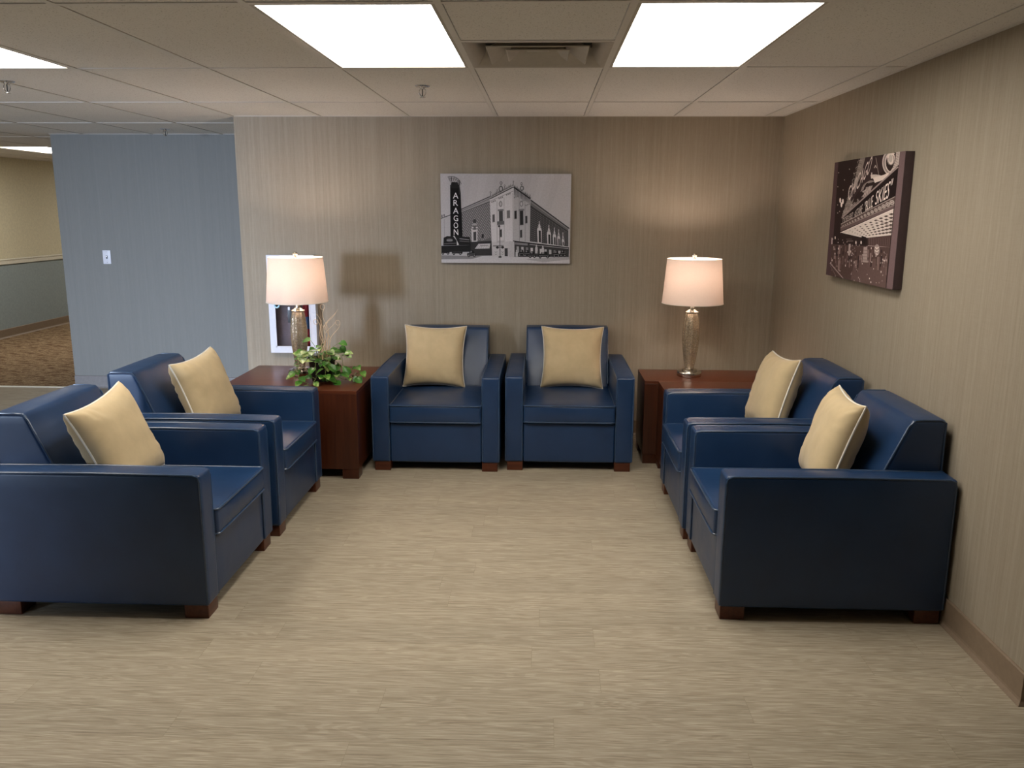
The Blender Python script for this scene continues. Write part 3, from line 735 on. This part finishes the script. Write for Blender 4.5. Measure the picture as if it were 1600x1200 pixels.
# ------------------------------------------------------------------ light switch, hall fittings
t = empty('light_switch', (-3.888, YB, 1.19), 'white wall switch plate with a small dark toggle on the blue-grey wall', 'switch')
bm = NB(); box(bm, -0.036, 0.036, -0.006, 0, -0.060, 0.060, 0, 0.003); obj('plate', bm, M_WHITE, t)
bm = NB(); box(bm, -0.006, 0.006, -0.008, -0.005, -0.013, 0.013, 0); box(bm, -0.005, 0.005, -0.018, -0.006, -0.002, 0.010, 1, 0.002); obj('toggle', bm, [M_BLACKPLASTIC, M_NICKEL], t)
for z in (-0.045, 0.045): bm = NB(); tube(bm, [(0, -0.0055, z), (0, -0.008, z)], 0.003, 10); obj('screw', bm, M_NICKEL, t)
t = empty('hall_picture', (XH+0.004, 12.35, 1.255), 'dark framed picture glimpsed on the cream hallway wall past the blue-grey wall', 'picture')
bm = NB(); box(bm, 0, 0.03, -0.55, 0.55, 0, 0.63, 0, 0.003); obj('frame', bm, M_BLACKPLASTIC, t)
bm = NB(); box(bm, 0.03, 0.032, -0.49, 0.49, 0.06, 0.57); obj('print', bm, M_SLATE, t)
t = empty('wall_bracket', (XB-0.001, YB+0.12, 0.90), 'small white fitting poking out at the edge of the blue-grey wall', 'bracket')
bm = NB(); box(bm, -0.004, 0.0, -0.02, 0.02, -0.035, 0.035, 0, 0.001); obj('plate', bm, M_WHITE, t)
bm = NB(); tube(bm, [(-0.002, 0, -0.022), (-0.03, 0, -0.022), (-0.038, 0, -0.010), (-0.030, 0, 0.018), (-0.002, 0, 0.024)], 0.005, 8); obj('hook', bm, M_WHITE, t)
#PICTURES
# ------------------------------------------------------------------ canvas prints on the walls
def homog(src, dst):
    A = []
    for (x, y), (u, v) in zip(src, dst):
        A.append([x, y, 1, 0, 0, 0, -u*x, -u*y, u]); A.append([0, 0, 0, x, y, 1, -v*x, -v*y, v])
    A = np.array(A, float); h = np.linalg.solve(A[:, :8], A[:, 8])
    return lambda x, y: ((h[0]*x+h[1]*y+h[2])/(h[6]*x+h[7]*y+1), (h[3]*x+h[4]*y+h[5])/(h[6]*x+h[7]*y+1))
def glyphs(txt):
    """triangulated letter shapes: list of (verts2d, faces), laid out in one line"""
    cu = D.curves.new('lettering', 'FONT'); cu.body = txt; cu.resolution_u = 3
    ob = D.objects.new('lettering', cu); C.objects.link(ob); bpy.context.view_layer.update()
    me = D.meshes.new_from_object(ob.evaluated_get(bpy.context.evaluated_depsgraph_get()))
    vv = [(v.co.x, v.co.y) for v in me.vertices]; ff = [tuple(p.vertices) for p in me.polygons]
    D.objects.remove(ob); D.curves.remove(cu); D.meshes.remove(me)
    xs = [v[0] for v in vv]; ys = [v[1] for v in vv]
    x0, x1, y0, y1 = min(xs), max(xs), min(ys), max(ys)
    return [((x-x0)/(x1-x0), (y-y0)/(y1-y0)) for x, y in vv], ff
class Print:
    """flat ink shapes on a canvas face of w x h metres; local x right, z up, ink faces -y"""
    def __init__(s, src, w, h):
        s.H = homog(src, [(0, 1), (1, 1), (1, 0), (0, 0)]); s.w, s.h = w, h
        s.bm = bmesh.new(); s.lay = s.bm.loops.layers.float_color.new('ink'); s.d = 0
    def p3(s, x, y):
        u, v = s.H(x, y); u = min(1, max(0, u)); v = min(1, max(0, v)); return Vector(((u-0.5)*s.w, -0.000012*s.d-0.0002, (v-0.5)*s.h))
    def face(s, vs_, c):
        try: f = s.bm.faces.new(vs_)
        except ValueError: return
        if f.calc_area() < 1e-9: s.bm.faces.remove(f); return
        f.normal_update()
        if f.normal.y > 0: f.normal_flip()
        c = c if isinstance(c, tuple) else (c, c, c)
        for l in f.loops: l[s.lay] = (*c, 1)
    def poly(s, pts, c, up=True):
        if up: s.d += 1
        s.face([s.bm.verts.new(s.p3(*p)) for p in pts], c)
    def line(s, pts, wd, c, up=True):
        if up: s.d += 1
        for a, b in zip(pts, pts[1:]):
            dx, dy = b[0]-a[0], b[1]-a[1]; L = math.hypot(dx, dy) or 1; nx, ny = -dy/L*wd/2, dx/L*wd/2
            s.poly([(a[0]+nx, a[1]+ny), (b[0]+nx, b[1]+ny), (b[0]-nx, b[1]-ny), (a[0]-nx, a[1]-ny)], c, False)
    def ell(s, cx, cy, rx, ry, c, n=14, up=True, rot=0):
        s.poly([(cx+rx*math.cos(2*PI*k/n)*math.cos(rot)-ry*math.sin(2*PI*k/n)*math.sin(rot), cy+rx*math.cos(2*PI*k/n)*math.sin(rot)+ry*math.sin(2*PI*k/n)*math.cos(rot)) for k in range(n)], c, up)
    def arc(s, cx, cy, rx, ry, a0, a1, wd, c, n=14, rot=0, up=True):
        P = []
        for k in range(n+1):
            a = math.radians(a0+(a1-a0)*k/n); x, y = rx*math.cos(a), ry*math.sin(a)
            P.append((cx+x*math.cos(rot)-y*math.sin(rot), cy+x*math.sin(rot)+y*math.cos(rot)))
        s.line(P, wd, c, up)
    def text(s, txt, q, c):
        """q: bl, br, tr, tl corners in photo coordinates"""
        s.d += 1; V, Fs = glyphs(txt)
        P = [s.bm.verts.new(s.p3(*[(q[0][i]*(1-a)+q[1][i]*a)*(1-b)+(q[3][i]*(1-a)+q[2][i]*a)*b for i in (0, 1)])) for a, b in V]
        for f in Fs: s.face([P[i] for i in f], c)
    def build(s, parent, m): return obj('printed_picture', s.bm, m, parent, False)
def lerp2(a, b, t): return (a[0]+(b[0]-a[0])*t, a[1]+(b[1]-a[1])*t)
rp = random.Random(5)

# --- picture over the back-wall chairs
CWD, CHT, DPT = 0.905, 0.612, 0.038
t = empty('canvas_print', (-0.2725, YW-0.001, 1.5535), 'black and white canvas print of a corner theatre building on the back wall', 'picture')
bm = NB(); box(bm, -CWD/2, CWD/2, -DPT, 0, -CHT/2, CHT/2, 0, 0.003); obj('canvas', bm, plain('pale_canvas_edge', (0.42, 0.40, 0.41), 0.6), t)
P = Print([(62, 85), (1535, 98), (1500, 1105), (65, 1077)], CWD, CHT)
P.poly([(62, 85), (1535, 98), (1500, 1105), (65, 1077)], 0.45)
for i in range(7):                                                   # thin cloud streaks
    P.poly([(330+i*170, 100), (420+i*170, 100), (360+i*150, 420+i*30), (300+i*150, 400+i*30)], 0.47 if i % 2 else 0.43)
P.poly([(62, 1005), (1500, 1000), (1500, 1104), (65, 1077)], 0.50); P.poly([(62, 995), (520, 1010), (400, 1040), (62, 1040)], 0.22); P.poly([(1000, 1050), (1500, 1020), (1500, 1060), (1200, 1085)], 0.36)
P.poly([(62, 590), (175, 548), (175, 880), (62, 890)], 0.42); P.line([(62, 586), (175, 545)], 9, 0.06); P.line([(100, 590), (100, 860)], 4, 0.2)
P.ell(75, 560, 8, 18, 0.15); P.ell(100, 552, 8, 16, 0.15)
# left wing
P.poly([(285, 495), (620, 350), (625, 860), (285, 850)], 0.13)
P.d += 1
for i in range(17):
    for j in range(22):
        x = 305+i*18.5+(9 if j % 2 else 0); top = 530-(x-300)*0.36
        y = top+j*18
        if y < 835 and x < 612: P.poly([(x, y-6), (x+6, y), (x, y+6), (x-6, y)], 0.40, False)
P.poly([(285, 488), (620, 345), (620, 400), (290, 525)], 0.30); P.line([(285, 487), (620, 342)], 8, 0.03); P.line([(290, 505), (620, 366)], 4, 0.08); P.line([(292, 524), (620, 398)], 5, 0.05)
# ornate window on the left wing
P.poly([(400, 700), (470, 700), (466, 850), (404, 850)], 0.50); P.poly([(422, 740), (456, 735), (454, 835), (424, 838)], 0.06)
P.ell(438, 690, 38, 26, 0.12); P.ell(438, 625, 18, 30, 0.06); P.ell(438, 655, 26, 14, 0.35); P.ell(415, 690, 12, 10, 0.5); P.ell(462, 690, 12, 10, 0.5); P.poly([(515, 765), (538, 765), (538, 808), (515, 808)], 0.03)
# corner tower
P.poly([(610, 370), (880, 235), (868, 862), (625, 855)], 0.56); P.poly([(880, 235), (1070, 370), (1055, 850), (868, 862)], 0.40)
for x0, x1 in ((625, 690), (695, 770), (778, 868)):
    P.line([(x1+2, 400-(x1-610)*0.5+40), (x1-2, 850)], 4, 0.22)
for x in (940, 1005): P.line([(x, 330+(x-880)*0.6), (x-3, 850)], 4, 0.16)
P.line([(612, 372), (880, 240)], 12, 0.09); P.line([(614, 398), (878, 286)], 6, 0.25); P.line([(880, 240), (1068, 376)], 16, 0.03)
for i in range(12): x = 885+i*15; P.poly([(x, 255+i*11), (x+9, 260+i*11), (x+6, 345+i*8), (x+1, 330+i*8)], 0.05)
for x, y, w_, h_, c in ((638, 545, 26, 82, .10), (712, 505, 44, 135, .07), (800, 500, 36, 85, .16), (885, 505, 26, 90, .03), (945, 500, 40, 165, .03), (1008, 565, 22, 80, .04), (718, 712, 24, 84, .05), (945, 720, 24, 85, .05)):
    P.poly([(x, y+4), (x+w_, y), (x+w_, y+h_), (x, y+h_+3)], c)
    P.line([(x-3, y+h_+6), (x+w_+3, y+h_+2)], 6, 0.25)
for x, y in ((732, 430), (965, 430)): P.ell(x, y, 20, 34, 0.22); P.ell(x, y, 10, 20, 0.45); P.poly([(x-30, y+60), (x+30, y+56), (x+34, y+76), (x-34, y+80)], 0.18)
P.poly([(690, 625), (770, 618), (768, 660), (692, 665)], 0.13)
for x, y in ((652, 400), (735, 360), (820, 320), (905, 350), (975, 400), (1035, 440)):
    for k in range(3): P.ell(x-18+k*18, y-k*7+8, 7, 10, 0.2)
# statues and urns along the parapet
for i in range(44):
    s_ = i/43; x = 612+(1070-612)*s_; y = 350-(x-612)*0.5 if x < 880 else 222+(x-880)*0.72
    h_ = rp.uniform(8, 34); P.poly([(x-5, y+8), (x+5, y+8), (x+rp.uniform(-1, 2), y-h_)], rp.choice([0.05, 0.1, 0.2]))
for x, y, r in ((620, 300, 9), (740, 195, 15), (738, 260, 26), (695, 275, 9), (780, 225, 9), (878, 180, 8), (970, 205, 12), (975, 255, 22), (1062, 335, 8)):
    P.ell(x, y, r, r*1.3, 0.12); P.ell(x-1, y, r*0.55, r*0.8, 0.42); P.line([(x, y+r), (x, y+r+28)], 5, 0.1)
# right wing
P.poly([(1068, 400), (1492, 722), (1490, 915), (1055, 852)], 0.06)
P.d += 1
for i in range(24):
    for j in range(16):
        x = 1075+i*17; y = 478+(x-1065)*0.66+j*(24-i*0.45)
        if y < 850+(x-1055)*0.12 and x < 1482: P.poly([(x, y-5), (x+4, y), (x, y+5), (x-4, y)], 0.20, False)
P.poly([(1068, 382), (1500, 708), (1492, 745), (1066, 450)], 0.14); P.line([(1068, 384), (1505, 712)], 9, 0.02); P.line([(1068, 408), (1498, 724)], 4, 0.35); P.line([(1066, 452), (1490, 746)], 5, 0.02)
P.poly([(1490, 715), (1515, 722), (1512, 930), (1486, 915)], 0.42)
for x, y, w_, h_ in ((1142, 660, 44, 205), (1252, 705, 38, 180), (1318, 735, 30, 160), (1368, 755, 26, 150), (1418, 790, 22, 110)):
    P.poly([(x-4, y+60), (x+w_*.5, y-20), (x+w_+4, y+66), (x+w_, y+h_+6), (x, y+h_)], 0.50); P.poly([(x+w_*.32, y+70), (x+w_*.85, y+74), (x+w_*.85, y+h_), (x+w_*.32, y+h_-4)], 0.03)
    P.ell(x+w_*.5, y-22, 6, 16, 0.35); P.ell(x+w_*.2, y+30, 6, 10, 0.2); P.ell(x+w_*.85, y+34, 6, 10, 0.2)
# street level
P.poly([(385, 850), (625, 840), (630, 1005), (385, 1005)], 0.04); P.poly([(625, 850), (868, 850), (868, 1020), (630, 1012)], 0.48); P.poly([(868, 840), (1495, 925), (1490, 1030), (868, 1022)], 0.05)
P.line([(868, 848), (1495, 932)], 16, 0.03); P.line([(885, 872), (1030, 885)], 20, 0.28); P.line([(885, 872), (1030, 885)], 6, 0.08); P.line([(1050, 885), (1490, 938)], 5, 0.4)
P.poly([(480, 872), (612, 870), (600, 925), (438, 926)], 0.50); P.line([(500, 893), (585, 893)], 9, 0.2)
for k in range(6): P.line([(450+k*27, 925), (488+k*22, 875)], 3, 0.25)
P.poly([(770, 925), (805, 925), (805, 1015), (770, 1012)], 0.05); P.poly([(640, 890), (760, 888), (760, 905), (640, 905)], 0.2); P.poly([(680, 842), (770, 836), (770, 860), (680, 864)], 0.42)
P.poly([(825, 845), (880, 850), (880, 1020), (818, 1018)], 0.44)
for x in (672, 745): P.line([(x-14, 960), (x, 972), (x+14, 960)], 4, 0.12); P.line([(x-12, 985), (x, 995), (x+12, 985)], 4, 0.15)
for i in range(11): x = 905+i*52; P.poly([(x, 905+i*6), (x+26, 907+i*6), (x+26, 975+i*3), (x, 975+i*3)], rp.choice([0.3, 0.5, 0.18, 0.4]))
P.line([(718, 690), (718, 1025)], 9, 0.12); P.poly([(702, 1012), (734, 1012), (734, 1030), (702, 1030)], 0.06); P.ell(690, 915, 17, 14, 0.03); P.ell(748, 915, 17, 14, 0.03); P.line([(690, 915), (748, 915)], 5, 0.05); P.line([(700, 680), (724, 676)], 22, 0.04)
# parked cars and passers-by
for x, y, s_ in ((110, 955, 46), (240, 960, 60), (400, 985, 52), (960, 985, 36), (1020, 990, 38), (1080, 1005, 40), (1210, 1010, 70), (1350, 1000, 40), (1425, 995, 36)):
    P.poly([(x-s_, y+14), (x-s_*.9, y-12), (x-s_*.5, y-16), (x-s_*.35, y-42), (x+s_*.45, y-42), (x+s_*.6, y-12), (x+s_, y-4), (x+s_, y+18)], 0.02)
    P.poly([(x-s_*.28, y-36), (x+s_*.05, y-36), (x+s_*.05, y-18), (x-s_*.34, y-18)], 0.22); P.line([(x-s_*.8, y), (x+s_*.8, y)], 3, 0.3)
    for q in (-.6, .6): P.ell(x+q*s_, y+18, 14, 15, 0.015); P.ell(x+q*s_, y+18, 6, 7, 0.3)
for x, y in ((820, 960), (905, 985), (1128, 930), (1200, 940), (840, 990)): P.ell(x, y-30, 8, 12, 0.4); P.poly([(x-12, y-18), (x+12, y-18), (x+14, y+34), (x-14, y+34)], 0.45)
# sign tower with its vertical name and canopy
P.poly([(170, 210), (272, 210), (285, 300), (302, 800), (168, 800)], 0.012); P.poly([(190, 180), (255, 184), (275, 250), (168, 250)], 0.02)
P.arc(185, 230, 112, 112, -112, -12, 5, 0.05); P.arc(185, 230, 96, 90, -112, -12, 4, 0.1)
for a in range(-105, -10, 16): P.line([(185+60*math.cos(math.radians(a)), 230+60*math.sin(math.radians(a))), (185+112*math.cos(math.radians(a)), 230+112*math.sin(math.radians(a)))], 4, 0.06)
P.line([(182, 130), (182, 230)], 5, 0.04); P.line([(270, 165), (272, 320)], 8, 0.05)
for ch, y in zip('ARAGON', (332, 412, 500, 584, 662, 738)):
    P.text(ch, [(204, y+32), (256, y+34), (252, y-30), (206, y-32)] if ch != 'A' else [(200, y+32), (260, y+34), (254, y-32), (208, y-34)], 0.78)
P.poly([(92, 800), (130, 782), (385, 795), (392, 885), (88, 885)], 0.02); P.poly([(66, 890), (392, 885), (392, 960), (66, 960)], 0.02)
P.ell(158, 828, 38, 20, 0.10); P.line([(128, 828), (188, 828)], 10, 0.32); P.line([(268, 812), (376, 826)], 7, 0.3); P.line([(268, 838), (378, 848)], 5, 0.2); P.line([(95, 868), (228, 862)], 5, 0.18)
P.poly([(196, 782), (212, 778), (262, 880), (238, 884), (236, 832)], 0.5)
P.build(t, M_PRINT).location = (0, -DPT, 0)

# --- picture on the right wall
CY0, CY1, CZ0, CZ1, DP2 = 3.842, 4.752, 1.268, 1.874, 0.041
t = empty('canvas_print', (XR-0.001, (CY0+CY1)/2, (CZ0+CZ1)/2), 'dark sepia canvas print of a lit theatre marquee at night on the right wall', 'picture', -PI/2)
W3, H3 = CY1-CY0, CZ1-CZ0
bm = NB(); box(bm, -W3/2, W3/2, -DP2, 0, -H3/2, H3/2, 0, 0.003); obj('canvas', bm, plain('plum_canvas_edge', (0.055, 0.032, 0.034), 0.6), t)
# coordinates in tenths of a photo pixel from (1290, 230)
Q = [(160, 232), (1268, 78), (1070, 2220), (20, 1975)]
P = Print(Q, W3, H3)
P.poly(Q, (0.030, 0.020, 0.019))
P.poly([(160, 232), (215, 224), (100, 1995), (20, 1975)], (0.085, 0.055, 0.06)); P.poly([(1180, 90), (1268, 78), (1070, 2220), (975, 2198)], (0.17, 0.125, 0.13))
for x, y in ((220, 390), (390, 340), (460, 405), (312, 505), (207, 608), (290, 660), (235, 992), (205, 1015), (205, 890), (860, 235), (790, 680)): P.ell(x, y, 7, 9, (0.4, 0.36, 0.33), 8)
for x, y in ((245, 820), (287, 838), (265, 888)): P.ell(x, y, 14, 40, (0.85, 0.8, 0.76))
LG, WH, DK = (0.42, 0.39, 0.36), (0.72, 0.68, 0.63), (0.03, 0.02, 0.02)
# great sign with upright letters on its blade
P.poly([(560, 178), (640, 165), (625, 300), (560, 520), (500, 680), (440, 860), (400, 1010), (300, 1100), (280, 1060), (330, 880), (430, 660), (480, 480), (520, 300)], (0.24, 0.22, 0.20))
for k in range(20):
    a = lerp2((560, 190), (300, 1080), k/19); P.arc(a[0]+15, a[1], 42, 30, 150, 330, 5, LG if k % 2 else (0.1, 0.08, 0.07), 8)
P.poly([(640, 165), (930, 125), (915, 380), (600, 600), (420, 850), (400, 760), (560, 480)], (0.045, 0.03, 0.03))
P.text('CHICAGO', [(372, 850), (705, 400), (770, 110), (372, 640)], (0.68, 0.64, 0.60))
P.line([(805, 170), (850, 440)], 5, LG); P.line([(780, 330), (800, 290), (815, 330)], 12, LG); P.line([(742, 400), (738, 470)], 12, WH)
# scrolls
P.arc(1050, 250, 120, 180, 60, 290, 46, (0.30, 0.27, 0.25), 22); P.arc(1050, 250, 138, 195, 60, 290, 12, WH, 22); P.arc(1050, 250, 96, 150, 40, 300, 14, WH, 22)
P.ell(1040, 190, 62, 105, WH); P.arc(1040, 210, 48, 78, -60, 200, 9, (0.12, 0.1, 0.09), 16); P.ell(1035, 190, 30, 60, (0.5, 0.47, 0.43))
P.poly([(1120, 96), (1180, 90), (1160, 290), (1040, 400), (1000, 430), (1070, 330), (1110, 220)], (0.55, 0.51, 0.47))
for k in range(9): P.line([(1075+k*4, 330-k*26), (1150+k*2, 300-k*24)], 6, (0.16, 0.13, 0.12))
P.arc(780, 760, 300, 300, -100, -18, 60, (0.60, 0.56, 0.51), 18)
P.poly([(760, 480), (930, 440), (1010, 400), (1000, 450), (910, 520), (790, 560)], WH)
for k in range(14):
    a = math.radians(190+k*12); P.arc(640+k*6, 700-k*2, 70+k*3, 150, 175, 285, 7, LG if k % 2 else (0.08, 0.06, 0.06), 10, 0.25)
for k in range(13):
    a = math.radians(182+k*13); P.line([(690, 640), (690+95*math.cos(a), 660+130*math.sin(a)*-0.2+abs(math.cos(a))*30+k*3)], 7, LG)
P.poly([(580, 780), (700, 610), (760, 600), (720, 690), (640, 770)], (0.32, 0.29, 0.27))
for k in range(10): P.line([(655+k*8, 620), (600+k*14, 778-k*9)], 5, WH if k % 2 else (0.08, .06, .06))
for k in range(34): x, y = rp.uniform(300, 540), 0; y = 1060-(x-290)*0.85+rp.uniform(-60, 40); P.arc(x, y, rp.uniform(12, 26), rp.uniform(12, 30), 0, 300, 6, rp.choice([LG, (0.5, .46, .42), (0.25, .22, .2)]), 9)
# announcement board
P.poly([(275, 1110), (1150, 330), (1112, 775), (262, 1185)], (0.018, 0.012, 0.012)); P.line([(275, 1100), (1155, 320)], 22, (0.34, 0.29, 0.28)); P.line([(275, 1112), (1152, 340)], 6, (0.05, 0.04, 0.04))
P.text('CROSBY-FRED', [(285, 1190), (440, 1100), (462, 1000), (288, 1100)], (0.52, 0.48, 0.45))
P.text('ASTAIRE', [(470, 1092), (592, 1022), (608, 880), (482, 990)], (0.60, 0.56, 0.52))
P.text('"BLUE', [(628, 1005), (758, 935), (775, 735), (640, 855)], (0.80, 0.77, 0.72))
P.text('SKIES"', [(795, 905), (1035, 785), (1085, 490), (822, 690)], (0.86, 0.83, 0.78))
# bulb frieze, canopy edge and coffered underside
P.poly([(1112, 775), (1100, 905), (258, 1245), (262, 1192)], (0.10, 0.075, 0.07)); P.line([(1112, 778), (262, 1190)], 10, LG)
for k in range(17):
    s_ = (k/16)**1.35; x, y = lerp2((285, 1222), (1065, 868), s_); r = 8+30*s_; P.ell(x, y, r, r*1.1, LG, 12, True, -0.5); P.ell(x, y, r*.5, r*.55, (0.12, .09, .09), 10, True, -0.5); P.ell(x, y, r*.28, r*.3, WH, 8)
P.poly([(1100, 905), (1092, 970), (258, 1300), (256, 1240)], (0.14, 0.105, 0.105)); P.line([(1100, 912), (258, 1248)], 6, (0.4, .35, .33))
soff = [(255, 1320), (1090, 965), (1055, 1375), (620, 1405)]
P.poly([(255, 1320), (1092, 965), (1055, 1372), (690, 1408), (560, 1395)], (0.66, 0.63, 0.58))
P.line([(255, 1324), (1090, 972)], 9, (0.85, .82, .77))
P.d += 1
for i in range(9):
    for j in range(6):
        a = lerp2((330, 1310), (1085, 1010), (i+.7)/9); b_ = lerp2((600, 1396), (1055, 1366), (i+.7)/9); x, y = lerp2(a, b_, (j+0.5)/6.2)
        r = 9+2.6*i
        P.poly([(x-r*1.5, y+2), (x, y-r*.62), (x+r*1.5, y-2), (x, y+r*.62)], (0.10, 0.08, 0.07), False)
P.line([(820, 1130), (1060, 1240)], 10, (0.25, .2, .19))
# dim street under the canopy
P.poly([(690, 1408), (1050, 1378), (1040, 1560), (690, 1530)], (0.09, 0.06, 0.055))
for k in range(24): x = 705+k*14; P.line([(x, 1415), (x-2, 1525)], 4, (0.17, .125, .12) if k % 2 else (0.05, .03, .03))
P.poly([(590, 1378), (665, 1398), (640, 1500), (600, 1470)], (0.02, .014, .014)); P.line([(690, 1530), (1040, 1565)], 10, (0.42, .36, .34)); P.line([(360, 1455), (460, 1455)], 8, (0.3, .26, .25)); P.line([(350, 1425), (440, 1425)], 5, (0.2, .17, .16))
P.poly([(110, 1500), (1040, 1560), (1000, 1900), (975, 2195), (100, 1990)], (0.085, 0.057, 0.052))
P.poly([(480, 1760), (1010, 1720), (975, 2195), (420, 2070)], (0.125, 0.087, 0.08))
for k in range(70):
    x = rp.uniform(130, 1000); y = 1500+(x-130)*0.12+rp.uniform(0, 260); h_ = rp.uniform(30, 170); c = rp.choice([(0.20, .15, .14), (0.13, .09, .085), (0.04, .026, .026), (0.26, .20, .19), (0.05, .03, .03)])
    P.line([(x, y), (x-4, y+h_)], rp.uniform(8, 30), c)
for k in range(95):
    x = rp.uniform(110, 1000); y = 1400+(x-110)*0.2+rp.uniform(0, 620)
    P.ell(x, min(y, 2110), rp.uniform(3, 8), rp.uniform(6, 20), rp.choice([(0.7, .66, .62), (0.4, .35, .33), (0.28, .23, .22)]), 7)
P.line([(410, 1500), (400, 1680)], 28, (0.45, .4, .38)); P.line([(130, 1400), (128, 1500)], 14, (0.6, .56, .53)); P.ell(180, 1400, 9, 24, WH); P.ell(510, 1480, 11, 26, WH); P.ell(592, 1480, 11, 26, WH)
# shop signs
P.poly([(632, 1550), (690, 1550), (690, 1795), (615, 1785)], (0.38, 0.32, 0.30))
for k in range(4): P.line([(625, 1600+k*50), (690, 1604+k*50)], 7, (0.13, .1, .1))
P.ell(842, 1600, 44, 90, (0.34, .29, .27)); P.line([(815, 1555), (840, 1580), (870, 1555)], 16, WH); P.line([(812, 1605), (840, 1630), (868, 1605)], 16, WH); P.line([(825, 1660), (855, 1668)], 14, WH)
P.line([(100, 1795), (310, 2040)], 16, (0.36, .3, .29)); P.line([(100, 1830), (200, 2010)], 6, (0.2, .16, .15))
P.build(t, M_SEPIA).location = (0, -DP2, 0)
